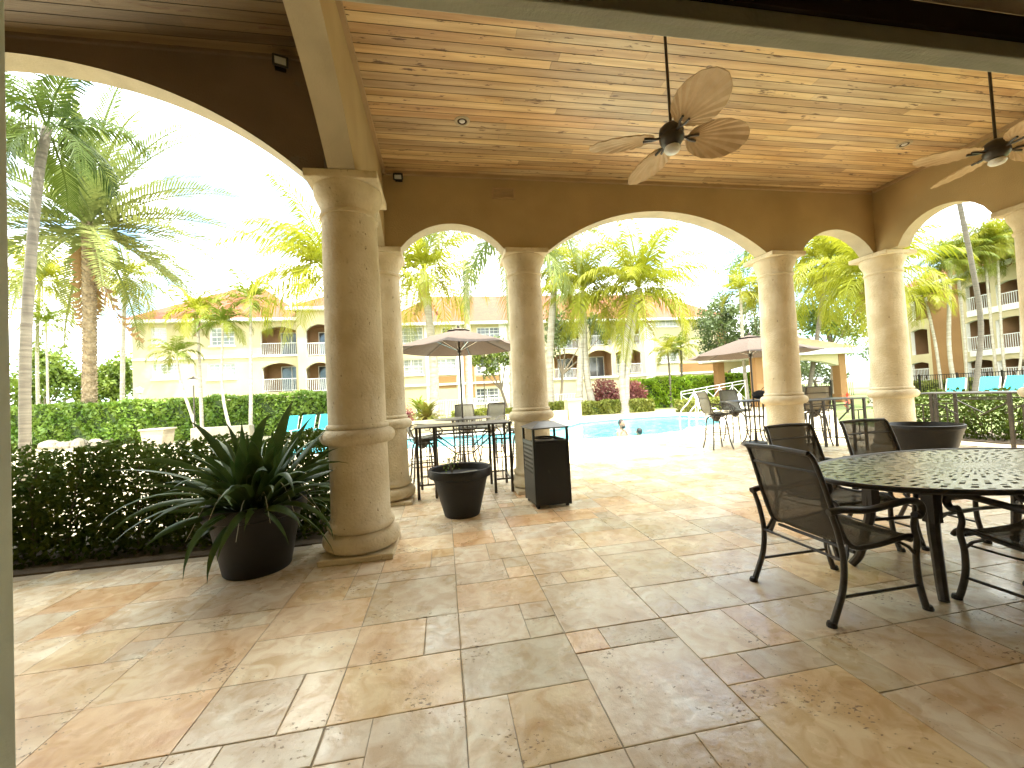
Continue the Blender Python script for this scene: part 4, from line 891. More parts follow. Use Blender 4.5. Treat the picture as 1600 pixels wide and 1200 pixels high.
# --- palms
def crown_mesh(kind, seed):
    r = np.random.RandomState(seed); Q = []
    P = {'coco': (28, 40, .30, .0125, 1.15, (80, -35), 1.7), 'royal': (17, 44, .26, .012, 1.1, (75, -45), 2.2), 'date': (60, 46, .15, .011, 1.08, (88, -42), .85),
         'small': (13, 26, .34, .022, 1.05, (75, -20), 2.1), 'dark': (11, 40, .36, .0165, 1.15, (70, -42), 1.7)}[kind]
    nf, nl, ll, lw, FL, (e0, e1), g = P; seg = 16; rach = []
    for i in range(nf):
        az = i*2.39996 + r.uniform(-.25, .25); el = math.radians(e0+(e1-e0)*((i+.5)/nf)**1.1 + r.uniform(-8, 8)); F = FL*r.uniform(.85, 1.08); ds = F/seg
        p = np.zeros(3); pts = [p]; e = el; tws = r.uniform(-.5, .5); gg = g*r.uniform(.75, 1.25)*(.55+.45*math.cos(el)) if kind != 'date' else g*r.uniform(.6, 1.2)
        azc = az; cv = r.uniform(-.25, .25)
        for k in range(seg):
            p = p+np.array([math.cos(azc)*math.cos(e), math.sin(azc)*math.cos(e), math.sin(e)])*ds; pts.append(p); e = max(e-gg*ds*(.35+1.25*k/seg), -1.5); azc += cv*ds
        pts = np.array(pts); side = np.array([-math.sin(az), math.cos(az), 0])
        for k in range(seg):
            wd = .011*(1-k/seg)+.003; Q.append([pts[k]-side*wd, pts[k]+side*wd, pts[k+1]+side*wd, pts[k+1]-side*wd])
        for j in range(nl):
            u = .10+.90*(j+.5)/nl; x = u*seg; k = min(int(x), seg-1); c = pts[k]+(pts[k+1]-pts[k])*(x-k); d = pts[k+1]-pts[k]; d /= np.linalg.norm(d); up = np.cross(side, d); up = up if up[2] > 0 else -up
            Lf = ll*(math.sin(PI*min(1, .12+.80*u))**.6)*(1.12-.35*u); wf = lw*(1.1-.5*u)
            for s in (-1, 1):
                if r.rand() < .06: continue
                dih = r.uniform(-.25, .35) if kind != 'date' else r.uniform(.2, .8); fw = .55+.5*u
                v = side*s*math.cos(dih)*.85+d*fw+up*math.sin(dih)*.6; v /= np.linalg.norm(v); v1 = v*Lf*.5*r.uniform(.9, 1.1); dr = np.array([0, 0, -1.0])*Lf*(.42 if kind in ('coco', 'royal', 'dark') else .28 if kind == 'small' else .06)*r.uniform(.6, 1.4)
                v2 = v1*2*.92+dr; w3 = d*wf
                Q.append([c-w3*.5, c+w3*.5, c+v1+w3, c+v1-w3]); Q.append([c+v1-w3, c+v1+w3, c+v2+w3*.15, c+v2-w3*.15])
    return np.array(Q, np.float32)
CR = {}
def crown(kind, seed, m, scale, parent, loc, rz):
    key = (kind, seed, m)
    if key not in CR: CR[key] = quads('crown', crown_mesh(kind, seed), M[m], parent).data
    else:
        o = bpy.data.objects.new('crown', CR[key]); C.objects.link(o); o.parent = parent
    o = [q for q in parent.children if q.name.startswith('crown')][-1]; o.location = loc; o.scale = (scale,)*3; o.rotation_euler.z = rz; return o
def palm(label, Y, path, rpx, kind, tm, wpx, seed=1, m='palm', dead=0, second=None, shaft=False, base=None):
    pts = [at(x, y, Y) for x, y in path]; pts[0] = gz(base if base else pts[0]); g = thing('palm_tree', label, 'palm', pts[0], 0, 'palms round the pool'); pts = [p-g.location for p in pts]
    s = pxs(*path[-1], Y); sq = 1/math.sqrt(1+((path[-1][0]-800)/FPX)**2); r0, r1 = wpx[0]*s/2*sq, wpx[1]*s/2*sq
    def trunk(pts, nm='trunk'):
        b = MB(); pth = smooth(pts, 14 if kind != 'small' else 6); N = len(pth)
        if kind == 'date':
            rr_ = [r0*(1.25-.25*min(1, i/(N*.12))) * (1+(.10 if i % 2 else -.05)) for i in range(N)]; rr_ = [x*(1-.12*i/N) for i, x in enumerate(rr_)]
            b.tube(pth, rr_, 14); q = random.Random(4)
            for i in range(0, N*11):                 # the stubs of old leaf bases, set in a spiral
                k = i/11; a = i*2.39996; k0 = min(int(k), N-2); c = pth[k0]+(pth[k0+1]-pth[k0])*(k-k0); rad = r0*(1.25-.25*min(1, k/(N*.12)))*(1-.12*k/N)
                o_ = Vector((math.cos(a), math.sin(a), 0)); sd = Vector((-o_.y, o_.x, 0)); w_ = .085
                b.add([c+o_*rad*.9-sd*w_, c+o_*rad*.9+sd*w_, c+o_*(rad+.055)+sd*w_*.5+Vector((0,0,.13)), c+o_*(rad+.055)-sd*w_*.5+Vector((0,0,.13)), c+o_*rad*.9+Vector((0,0,.2))], [(0,1,2,3),(3,2,4),(0,3,4),(1,4,2)])
            return b.build(nm, M[tm], g)
        rr_ = [(r0+(r1-r0)*min(1, i/N*1.2)) * (1.35-.35*min(1, i/(N*.06)) if i < N*.06 else 1) * (1+(.03 if i % 3 == 0 else 0)) for i in range(N)]
        b.tube(pth, rr_, 9); return b.build(nm, M[tm], g, smooth=50)
    trunk(pts)
    if second:
        p2 = [at(x, y, Y) for x, y in second]; p2[0] = gz(p2[0]); trunk([p-g.location for p in p2])
    if shaft: b = MB(); top = pts[-1]; b.tube([top-Vector((0,0,1.3)), top-Vector((0,0,.7)), top+Vector((0,0,.1))], [r1*1.05, r1*1.15, r1*.55], 9); b.build('crownshaft', M['palm'], g, smooth=50)
    crown(kind, seed, m, rpx*s*{'coco': 1.32, 'royal': 1.35, 'small': 1.15, 'dark': 1, 'date': 1.0}[kind], g, pts[-1], seed*1.7+Y)
    if dead:
        rs = np.random.RandomState(seed+50); Q = crown_mesh('small', 77)[:int(900*dead)].copy(); Q[..., 2] = -np.abs(Q[..., 2])*1.1-.25*np.sqrt(Q[..., 0]**2+Q[..., 1]**2); Q[..., 0] *= .42; Q[..., 1] *= .42; Q[..., 2] *= .8
        o = quads('dry_fronds', Q, M['palm_dead'], g); o.location = pts[-1]; o.scale = (rpx*s,)*3
    return g
palm('dark green feather palm with a thin grey ringed trunk at the far left edge', 6.9, [(38,700),(40,560),(49,400),(61,270),(74,200)], 122, 'dark', 'trunk', (21, 18), 3, 'palm_dark')
dp = palm('big date palm with a thick scaly trunk standing in a ring of rocks', 24.5, [(139,690),(140,600),(140,480),(138,352)], 215, 'date', 'trunk_date', (24, 23), 5, 'palm_grey', dead=.25)
palm('tall drooping yellow palm just right of the date palm trunk', 31, [(190,640),(192,560),(196,432)], 62, 'royal', 'trunk_white', (9, 7), 7, 'palm_yel', dead=.5)
palm('small palm with arching fronds left of the date palm trunk', 34, [(75,640),(74,580),(72,505)], 40, 'small', 'trunk_white', (5, 4), 9)
palm('yellowish palm crown high between the dark palm and the date palm', 36, [(60,640),(58,540),(62,440)], 62, 'coco', 'trunk_white', (7, 6), 11, 'palm_yel')
palm('short palm with a curved pale trunk, first of the row before the left house', 20.8, [(312,682),(300,650),(283,600),(275,552)], 37, 'small', 'trunk_white', (7, 4), 13)
palm('slim palm with a shaggy green crown, second of the row before the left house', 20.9, [(366,680),(354,650),(347,600),(348,505)], 44, 'small', 'trunk_white', (6, 4), 15)
palm('slim upright palm with a star shaped crown before the roof of the left house', 21.2, [(391,682),(392,600),(391,468)], 54, 'small', 'trunk_white', (7, 5), 17)
palm('yellow green palm whose thin trunk rises beside the garden lamp post', 21.5, [(316,676),(313,600),(308,488)], 50, 'small', 'trunk_white', (7, 5), 19, 'palm_yel', dead=.3)
palm('large yellow palm hanging over the left house, just left of the biggest column', 19, [(545,700),(540,600),(520,500),(512,425)], 98, 'coco', 'trunk', (12, 9), 21, 'palm_yel')
palm('yellow palm with a white trunk right of the second column', 27, [(678,640),(677,560),(662,425)], 88, 'coco', 'trunk_white', (17, 12), 23, 'palm_yel', dead=.4)
palm('royal palm with a smooth white trunk between the second and third column', 26, [(735,655),(732,560),(727,408)], 72, 'royal', 'trunk_white', (12, 9), 25, 'palm', shaft=True)
palm('royal palm whose white trunk touches the column behind the litter bin', 27, [(803,655),(800,560),(792,402)], 66, 'royal', 'trunk_white', (11, 8), 27, 'palm', shaft=True)
palm('palm with dark hanging fronds high in the narrow arch', 16, [(828,700),(820,520),(795,352)], 120, 'royal', 'trunk', (10, 8), 28, 'palm_grey')
palm('white trunked palm directly right of the column behind the litter bin', 27, [(862,655),(859,560),(868,410)], 60, 'royal', 'trunk_white', (12, 10), 29, 'palm')
palm('coconut palm with two trunks, left of the wide arch middle', 25.5, [(928,640),(916,580),(911,455)], 72, 'coco', 'trunk_white', (13, 8), 31, 'palm_yel', second=[(904,640),(906,580),(911,470)])
palm('largest coconut palm with leaning twin trunks in the middle of the wide arch', 23.5, [(979,640),(980,580),(998,450)], 88, 'coco', 'trunk_white', (11, 8), 33, 'palm_yel', second=[(975,636),(972,570),(990,460)], dead=.3)
palm('small feathery palm before the white house wall, left one of a pair', 27, [(1048,625),(1046,580),(1043,548)], 30, 'small', 'trunk', (4, 3), 35, 'palm_yel')
palm('small feathery palm before the white house wall, right one of a pair', 27.2, [(1066,625),(1065,580),(1064,542)], 32, 'small', 'trunk', (4, 3), 37)
palm('slim white trunked palm left of the right umbrella pole', 23, [(1170,640),(1162,560),(1157,455)], 40, 'small', 'trunk_white', (7, 5), 39, 'palm_yel')
palm('slim white trunked palm touching the column behind the mesh chairs', 23, [(1196,640),(1190,560),(1191,460)], 42, 'small', 'trunk_white', (7, 5), 41, 'palm_yel')
palm('yellow palm filling the narrow right arch, its white trunk beside the corner column', 16.5, [(1368,655),(1366,560),(1358,432)], 78, 'coco', 'trunk_white', (18, 14), 43, 'palm_yel', dead=.8)
palm('bright yellow green palm crown between the two right columns', 22, [(1262,640),(1275,540),(1292,412)], 92, 'coco', 'trunk', (9, 7), 45, 'palm_yel')
palm('curved grey brown trunk rising through the small right arch', 10.6, [(1516,640),(1528,575),(1532,500),(1516,400),(1494,290),(1486,205)], 90, 'dark', 'trunk_grey', (10, 9), 47, 'palm')
palm('thin leaning white palm just right of the corner column', 21, [(1472,612),(1462,540),(1446,465)], 46, 'small', 'trunk_white', (6, 5), 49, 'palm_yel', dead=.5)
palm('thick bright white palm trunk before the orange side wall', 20.5, [(1494,612),(1483,540),(1485,408)], 36, 'coco', 'trunk_white', (9, 7), 51)
palm('slender white palm right of the thick bright one', 20.8, [(1510,612),(1508,540),(1494,398)], 34, 'coco', 'trunk_white', (5, 5), 53, 'palm_yel')
palm('white palm before the left end of the curved balconies', 20, [(1562,612),(1552,540),(1538,392)], 38, 'coco', 'trunk_white', (6, 5), 55, dead=.4)
palm('white palm before the middle of the curved balconies', 19.6, [(1574,612),(1566,540),(1557,375)], 40, 'coco', 'trunk_white', (6, 5), 57, 'palm_yel')
palm('white palm at the right edge before the curved balconies', 19.2, [(1586,612),(1596,540),(1590,385)], 40, 'coco', 'trunk_white', (6, 5), 59, dead=.4)
# ring of rocks at the date palm
t = thing('rock_ring', 'low ring of pale rocks round the foot of the date palm', 'rock ring', (dp.location.x, dp.location.y, 0)); q = random.Random(6)
for k in range(16):
    a = 2*PI*k/16; b = MB(); b.ball((1.45*math.cos(a), 1.45*math.sin(a), .12), (q.uniform(.26,.38), q.uniform(.24,.34), q.uniform(.2,.34)), 9, 6); b.v = [tuple(np.array(v)+np.array([q.uniform(-.03,.03) for _ in range(3)])) for v in b.v]; b.build('rock', M['rock'], t)
b = MB(); b.lathe([(1.3, 0), (1.2,.18), (.4,.40), (.05,.42)], 24); b.build('soil_mound', M['rock'], t)

# --- broadleaf trees
def tree(label, Y, base, blobs, leaf, n, m, seed, name='broadleaf_tree', trunk_w=.22, limbs=True):
    p = gz(at(*base, Y)); t = thing(name, label, 'tree', p, 0, 'broadleaf trees beyond the pool'); rs = np.random.RandomState(seed); q = random.Random(seed); cs = []
    W = sum(b_[2]**2 for b_ in blobs); b = MB(); fork = Vector((0, 0, 0)); cen = sum((at(x, y, Y) for x, y, r in blobs), Vector())/len(blobs)-p; fork = Vector((cen.x*.3, 0, max(.8, cen.z*.45)))
    b.tube(smooth([(0,0,0), fork*.5+Vector((.1,0,0)), fork], 4), [trunk_w*.7]*4+[trunk_w*.6]*5, 8)
    for x, y, r in blobs:
        c = at(x, y, Y); s = pxs(x, y, Y)*1.1; c -= p; R_ = r*s; dy = q.uniform(-.5, .5)*R_
        b.tube(smooth([fork, (fork+c)*.5+Vector((0,0,-.1*R_)), c+Vector((0,dy,0))], 3), [trunk_w*.42]*2+[trunk_w*.25]*3+[.03]*2, 6)
        k = int(n*r*r/W); cl = rs.normal(size=(max(8, int(26)), 3)); cl /= np.linalg.norm(cl, axis=1)[:, None]; cl *= rs.uniform(.35, .95, len(cl))[:, None]
        idx = rs.randint(len(cl), size=k); pt = cl[idx]*R_ + rs.normal(size=(k, 3))*R_*.17; pt += np.array([c.x, c.y+dy, c.z]); cs.append(pt)
    b.build('trunk', M['bark'], t, smooth=50); quads('crown', leafq(np.concatenate(cs), leaf, rs), M[m], t); return t
tree('rounded grey green tree behind the right umbrella, before the middle house', 29, (1140,632), [(1105,510,26),(1130,490,30),(1160,500,32),(1185,520,30),(1120,535,26),(1155,540,28)], .12, 9000, 'tree', 1)
tree('tall airy tree rising over the right umbrella, against the sky', 38, (1185,625), [(1155,425,20),(1170,400,20),(1190,420,24),(1200,450,24),(1180,470,20)], .13, 4500, 'tree_lime', 2)
tree('bright yellow green tree filling the view between the two right columns', 30, (1300,625), [(1270,440,36),(1300,400,36),(1330,440,36),(1290,490,34),(1330,500,32),(1260,500,30),(1345,400,30)], .15, 11000, 'tree_lime', 3)
tree('small crooked tree before the middle house, left of the column behind the litter bin', 28, (792,640), [(752,552,16),(775,548,18),(765,572,16),(790,560,14),(742,565,10)], .10, 2600, 'tree_lime', 4, trunk_w=.16)
tree('pale green tree behind the long hedge, left of the date palm', 42, (70,650), [(50,590,34),(90,600,32),(70,560,26),(120,610,26),(30,620,26)], .2, 4500, 'tree_lime', 5)
tree('pale green tree behind the long hedge, right of the date palm', 44, (170,650), [(150,600,28),(175,580,26),(190,610,26),(205,570,18)], .2, 3800, 'tree_lime', 6)
tree('green tree between the middle house and the right house', 44, (1370,620), [(1350,540,30),(1385,520,32),(1400,560,30),(1430,500,24),(1400,470,26)], .2, 5500, 'tree', 7)
tree('grey green tree before the left balconies of the middle house', 32, (872,640), [(868,505,20),(885,520,22),(862,535,18),(945,520,16),(925,505,16)], .12, 3600, 'tree', 8, trunk_w=.2)
tree('leafy tree behind the small right arch, near the right edge', 30, (1575,620), [(1560,380,30),(1590,350,34),(1600,400,34),(1545,410,24),(1480,420,26)], .16, 5200, 'tree_lime', 9)
tree('tree seen under the roof of the little pavilion', 36, (1275,620), [(1262,575,20),(1285,560,20),(1300,585,18),(1240,580,18)], .16, 2600, 'tree', 10)

# --- apartment houses
def block(label, P0, dr, u0, u1, H, dep, wins, balcs, panels=(), ridge=3.6, wallm='bld', hip=True, bands=(), cat='building'):
    """local x along the facade, local +y into the house"""
    rot = math.atan2(dr[1], dr[0]); t = thing('apartment_house', label, cat, (*P0, 0), rot, 'apartment houses round the pool')
    ops = [(x-w_/2, x+w_/2, z-h/2, z+h/2, 0) for x, z, w_, h, _ in wins] + [(x-w_/2, x+w_/2, z, z+h-rise, rise) for x, z, w_, h, rise, _ in balcs]
    a, rv = pierced(u0, u1, 0, H, ops, 0, .28, .25); a.box(u0, u1, .29, .30, 0, .01); a.build('facade', M[wallm], t); rv.build('reveals', M['bld_w'], t)
    b = MB(); b.box(u0+.02, u0+.25, .281, dep, 0, H); b.box(u1-.25, u1-.02, .281, dep, 0, H); b.box(u0+.25, u1-.25, dep-.2, dep, 0, H); b.build('side_wall', M[wallm], t)
    for x, z, w_, h, g in wins:
        f = MB(); d = .12
        f.box(x-w_/2+.002, x-w_/2+.08, d, d+.06, z-h/2+.002, z+h/2-.002); f.box(x+w_/2-.08, x+w_/2-.002, d, d+.06, z-h/2+.002, z+h/2-.002); f.box(x-w_/2+.081, x+w_/2-.081, d, d+.06, z+h/2-.08, z+h/2-.002); f.box(x-w_/2+.081, x+w_/2-.081, d, d+.06, z-h/2+.002, z-h/2+.08)
        if w_ > 1.2: f.box(x-.05, x+.05, d+.002, d+.058, z-h/2+.081, z+h/2-.081)
        f.box(x-w_/2+.081, x+w_/2-.081, d+.004, d+.05, z-.03, z+.03)
        nx = max(2, round(w_/.42))
        for i in range(1, nx): xx = x-w_/2+w_*i/nx; f.box(xx-.014, xx+.014, d+.01, d+.04, z-h/2+.081, z+h/2-.081)
        for i in (1, 3): zz = z-h/2+h*i/4; f.box(x-w_/2+.081, x+w_/2-.081, d+.012, d+.038, zz-.014, zz+.014)
        fo = f.build('window', M['white'], t); p = MB(); p.box(x-w_/2+.03, x+w_/2-.03, d+.03, d+.034, z-h/2+.03, z+h/2-.03); p.build('pane', M[g], fo)
        s = MB(); s.box(x-w_/2-.1, x+w_/2+.1, -.07, .10, z-h/2-.10, z-h/2-.005); s.build('sill', M['bld_w'], fo)
    for x, z, w_, h, rise, rail in balcs:
        r_ = MB(); D = 1.9; x0, x1 = x-w_/2-.3, x+w_/2+.3
        r_.add([(x0,.282,z-.02),(x1,.282,z-.02),(x1,D,z-.02),(x0,D,z-.02),(x0,.282,z+h+.1),(x1,.282,z+h+.1),(x1,D,z+h+.1),(x0,D,z+h+.1)], [(0,1,2,3),(7,6,5,4),(3,2,6,7),(0,3,7,4),(2,1,5,6)])
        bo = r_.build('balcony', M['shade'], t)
        g_ = MB(); dx = x+w_*.12; g_.box(dx-.75, dx+.75, D-.05, D-.03, z+.02, z+2.05); g_.build('sliding_door', M['glass_d'], bo)
        g_ = MB()
        for xx in (dx-.8, dx-.02, dx+.75): g_.box(xx, xx+.05, D-.09, D-.052, z+.02, z+2.1)
        g_.box(dx-.8, dx+.8, D-.095, D-.055, z+2.06, z+2.12); g_.build('door_frame', M['white'], bo)
        if rail:
            k = MB(); n_ = int(w_/.13); k.box(x-w_/2+.004, x+w_/2-.004, .09, .13, z+.98, z+1.03); k.box(x-w_/2+.004, x+w_/2-.004, .09, .13, z+.08, z+.11)
            for i in range(1, n_): xx = x-w_/2+w_*i/n_; k.box(xx-.012, xx+.012, .1, .12, z+.11, z+.98)
            k.build('railing', M['white'], bo)
    for x0, x1, z0, z1, m in panels: b = MB(); b.box(x0, x1, -.03, -.003, z0, z1); b.build('wall_panel', M[m], t)
    for x0, x1, z0, z1 in bands: b = MB(); b.box(x0, x1, -.09, -.004, z0, z1); b.build('cornice', M['bld_w'], t)
    o_ = .55; e = dep+o_; b = MB(); hx = min(dep*.5, 5) if hip else 0
    b.add([(u0-o_,-o_,H+.02),(u1+o_,-o_,H+.02),(u1+o_,e,H+.02),(u0-o_,e,H+.02),(u0-o_+hx,dep/2,H+ridge),(u1+o_-hx,dep/2,H+ridge)], [(0,1,5,4),(2,3,4,5),(1,2,5),(3,0,4)])
    rf = b.build('roof', M['roof' if wallm != 'tan' else 'roof_tan'], t)
    b = MB(); b.box(u0-o_-.02, u1+o_+.02, -o_-.03, -o_+.05, H-.20, H+.03); b.box(u0-o_, u1+o_, -o_+.052, -.005, H-.18, H-.12); b.build('fascia', M['white'], rf); return t
def W_(P0, dr, lst):                    # photo rectangles -> facade coordinates
    n = Vector((-dr[1], dr[0], 0)); dv = Vector((dr[0], dr[1], 0)); P = Vector((*P0, 0)); o_ = []
    for x0, x1, y0, y1, *rest in lst:
        def hit(px, py):
            d = Fv + R2*((px-800)/FPX) - U2*((py-600)/FPX); k = (P-EYE).dot(n)/d.dot(n); q = EYE+d*k; return (q-P).dot(dv), q.z
        xc, yc = (x0+x1)/2, (y0+y1)/2; ua, _ = hit(x0, yc); ub, _ = hit(x1, yc); _, za = hit(xc, y1); _, zb = hit(xc, y0); o_.append(((ua+ub)/2, (za+zb)/2, ub-ua, zb-za, *rest))
    return o_
PL = (0, 34.0); PC_ = (0, 37.5)
wl = W_(PL, (1, 0), [(236,260,512,540,'glass_l'),(328,366,512,540,'glass_l'),(238,281,568,592,'glass_l'),(325,368,568,592,'glass_l')])
bl = [(x, z-h/2, w_, h, .35, True) for x, z, w_, h in W_(PL, (1, 0), [(407,463,510,556),(410,463,567,612)])]
ul = W_(PL, (1, 0), [(207,468,560,600)])[0]
block('cream apartment house with an orange tiled roof, behind the long hedge at the left', PL, (1, 0), ul[0]-ul[2]/2, ul[0]+ul[2]/2, 8.4, 11, wl, bl, ridge=3.9,
      bands=[(ul[0]-ul[2]/2, ul[0]+ul[2]/2, 5.45, 5.6)])
PG = (0, 32.6); ug = W_(PG, (1, 0), [(466,600,560,600)])[0]
bg_ = [(x, z-h/2, w_, h, .5, True) for x, z, w_, h in W_(PG, (1, 0), [(478,520,506,556),(478,520,566,612)])]
block('projecting wing with arched balconies, partly hidden by the biggest column', PG, (1, 0), ug[0]-ug[2]/2, ug[0]+ug[2]/2, 8.9, 9, [], bg_, ridge=2.9, hip=True)
wc = W_(PC_, (1, 0), [(622,661,511,536,'glass_l'),(624,661,561,586,'glass_l'),(681,713,560,584,'glass_l'),(744,780,560,584,'glass_d'),(795,815,560,584,'glass_d'),(744,780,606,630,'glass_d'),(690,725,511,532,'glass_d'),(745,785,511,532,'glass_d'),
     (1024,1058,493,510,'glass_l'),(1092,1118,549,566,'glass_l'),(1028,1060,549,566,'glass_l'),(1092,1118,493,510,'glass_l')])
bc = [(x, z-h/2, w_, h, .4, rl) for x, z, w_, h, rl in W_(PC_, (1, 0), [(866,905,500,546,True),(921,955,498,540,True),(962,1000,496,538,True),(866,908,552,592,True),(920,957,547,588,False),(963,1003,545,584,True)])]
uc = W_(PC_, (1, 0), [(600,1128,560,600)])[0]
pn = [(x-w_/2, x+w_/2, z-h/2, z+h/2, 'bld_o') for x, z, w_, h in W_(PC_, (1, 0), [(682,713,588,606),(744,780,588,603),(725,741,545,625),(1062,1128,567,584),(1122,1136,490,600)])]
pn += [(x-w_/2, x+w_/2, z-h/2, z+h/2, 'bld_w') for x, z, w_, h in W_(PC_, (1, 0), [(665,680,505,630),(714,724,505,630),(782,794,505,630),(1008,1022,505,605)])]
block('long cream apartment house across the pool, seen through the middle arches', PC_, (1, 0), uc[0]-uc[2]/2, uc[0]+uc[2]/2+.6, 8.45, 11, wc, bc, pn, ridge=3.9,
      bands=[(uc[0]-uc[2]/2, uc[0]+uc[2]/2, 2.72, 2.9)])
PR = (38.9, 27.8); drr = Vector((-2.4, -8.8)).normalized(); PRt = (drr.x, drr.y)
ur = W_(PR, PRt, [(1416,1500,500,520)])[0]; wr = []
br = [(x, z-h/2, w_, h, .15, rl) for x, z, w_, h, rl in W_(PR, PRt, [(1424,1449,462,500,False),(1424,1450,514,554,False),(1424,1452,566,596,True),(1509,1548,441,485,True),(1556,1600,437,480,True),(1510,1550,499,548,True),(1557,1602,494,545,True),(1512,1552,562,598,True),(1559,1604,560,598,True)])]
pr_ = [(x-w_/2, x+w_/2, z-h/2, z+h/2, 'bld_o') for x, z, w_, h in W_(PR, PRt, [(1454,1502,448,598)])]
block('ochre apartment house with dark balconies behind the leaning palms at the right', PR, PRt, ur[0]-ur[2]/2-.5, ur[0]+ur[2]/2+16, 8.5, 10, wr, br, pr_, ridge=3.4, bands=[(5.2, 22, 5.35, 5.75), (5.2, 22, 2.5, 2.9)])

# --- little pavilion by the pool
def gazebo():
    a, b2 = at(1172, 540, 20.5), at(1348, 545, 20.5); x0, x1 = a.x, b2.x; xm = (x0+x1)/2; t = thing('pool_pavilion', 'little open pavilion with a tan roof and orange pillars between the right columns', 'pavilion', (xm, 22.5, 0)); y0, y1 = 20.5, 25.0; H = 2.95
    for x in (x0+.9, x1-1.0):
        for y in (y0+.7, y1-.5):
            b = MB(); b.box(x-.24, x+.24, y-.24, y+.24, 0, H); b.box(x-.30, x+.30, y-.30, y+.30, 0, .5); wpart(b, 'pillar', M['bld_o'], t)
    for y in (y0+.7, y1-.5):
        a_, rv = pierced(x0+.9, x1-1.0, H-.7, H, [(x0+1.14, x1-1.24, H-.7, H-.7, .42)], y-.2, y+.2, .3); wpart(a_, 'arch_beam', M['bld'], t); wpart(rv, 'arch_lining', M['bld_w'], t)
    b = MB(); b.box(x0, x1, y0, y1, H+.005, H+.34); rf = wpart(b, 'roof', M['white'], t); b = MB(); b.add([(x0,y0,H+.345),(x1,y0,H+.345),(x1,y1,H+.345),(x0,y1,H+.345),(xm-.8,(y0+y1)/2,H+1.5),(xm+.8,(y0+y1)/2,H+1.5)], [(0,1,5,4),(1,2,5),(2,3,4,5),(3,0,4)]); o = wpart(b, 'roof_tiles', M['roof_tan'], t)
gazebo()

# --- fences, railings, walls
def fence(label, a, b, h, m, post=2.2, gap=.13, z=0, group='metal fences'):
    a, b = Vector((*a, z)), Vector((*b, z)); t = thing('fence', label, 'fence', (a+b)/2, 0, group); d = (b-a); Ln = d.length; d.normalize()
    k = MB(); k.bar(a+Vector((0,0,h)), b+Vector((0,0,h)), .04); wpart(k, 'top_rail', M[m], t); k = MB(); k.bar(a+Vector((0,0,.15)), b+Vector((0,0,.15)), .03); wpart(k, 'bottom_rail', M[m], t)
    k = MB(); n_ = int(Ln/gap)
    for i in range(n_): p = a+d*(i+.5)*gap; k.bar(p+Vector((0,0,.16)), p+Vector((0,0,h-.02)), .022)
    wpart(k, 'pickets', M[m], t)
    for i in range(int(Ln/post)+1): p = a+d*i*post; k = MB(); k.bar(p, p+Vector((0,0,h+.08)), .07); wpart(k, 'post', M[m], t)
a_, b_ = at(650, 620, 31), at(908, 620, 31); fence('white picket metal fence before the middle house, behind the left umbrella', (a_.x, 31), (b_.x, 31), 1.35, 'white')
fence('thin black metal fence before the right house, behind the turquoise loungers', (31, 23.5), (29.5, 14), 1.35, 'black'); fence('black metal fence beside the little pavilion', (22, 27), (30, 25), 1.3, 'black')
a_, b_ = fl(1064, 634), fl(1165, 617); t = thing('ramp_railing', 'white slanting railing along the ramp in front of the lime hedge', 'railing', (16.2, 22.2, 0)); A_, B_ = at(1064, 612, 22.6), at(1164, 594, 21.8)
k = MB(); k.bar(A_, B_, .04); k.bar(A_-Vector((0,0,.18)), B_-Vector((0,0,.18)), .03); wpart(k, 'rail', M['white'], t)
for i in range(6):
    u = i/5; p = A_.lerp(B_, u); k = MB(); k.bar(Vector((p.x, p.y, -.02)), p, .035); wpart(k, 'post', M['white'], t)
    if i < 5: q2 = A_.lerp(B_, u+.2); k = MB(); k.bar(p-Vector((0,0,.2)), Vector((q2.x, q2.y, .12+(q2.z-1.0)*.5)), .025); k.bar(q2-Vector((0,0,.2)), Vector((p.x, p.y, .12+(p.z-1.0)*.5)), .025); wpart(k, 'brace', M['white'], t)
a_, b_ = at(640, 650, 18.4), at(885, 650, 20.4); b = MB(); b.bar((a_.x, 18.4, .26), (b_.x, 20.4, .26), .3, .54); tag(b.build('planter_wall', M['bld'], bev=.02), 'low cream garden wall on the far side of the pool', 'wall')
p = at(896, 645, 20.6); b = MB(); b.box(p.x-.36, p.x+.36, 20.3, 21.0, 0, 1.0); b.box(p.x-.42, p.x+.42, 20.24, 21.06, 1.001, 1.09); tag(b.build('garden_pillar', M['bld'], bev=.01), 'square cream garden pillar at the end of the low wall', 'pillar')
p = at(247, 680, 20.5); pot_t = thing('planter_box', 'square pale planter on the path before the long hedge', 'planter', (p.x, 20.5, 0)); b = MB(); b.prism([(-.36,0),(.36,0),(.46,.72),(-.46,.72)], -.4, .4, 'y'); b.build('box', M['rock'], pot_t, bev=.02); b = MB(); b.box(-.5, .5, -.46, .46, .722, .80); b.build('lip', M['rock'], pot_t, bev=.01)
p = at(340, 675, 20.2); b = MB(); b.box(p.x-1.0, p.x+1.4, 20.0, 20.5, 0, .72); tag(b.build('garden_bench_wall', M['rock'], bev=.03), 'low pale garden wall under the slim palms, before the long hedge', 'wall')

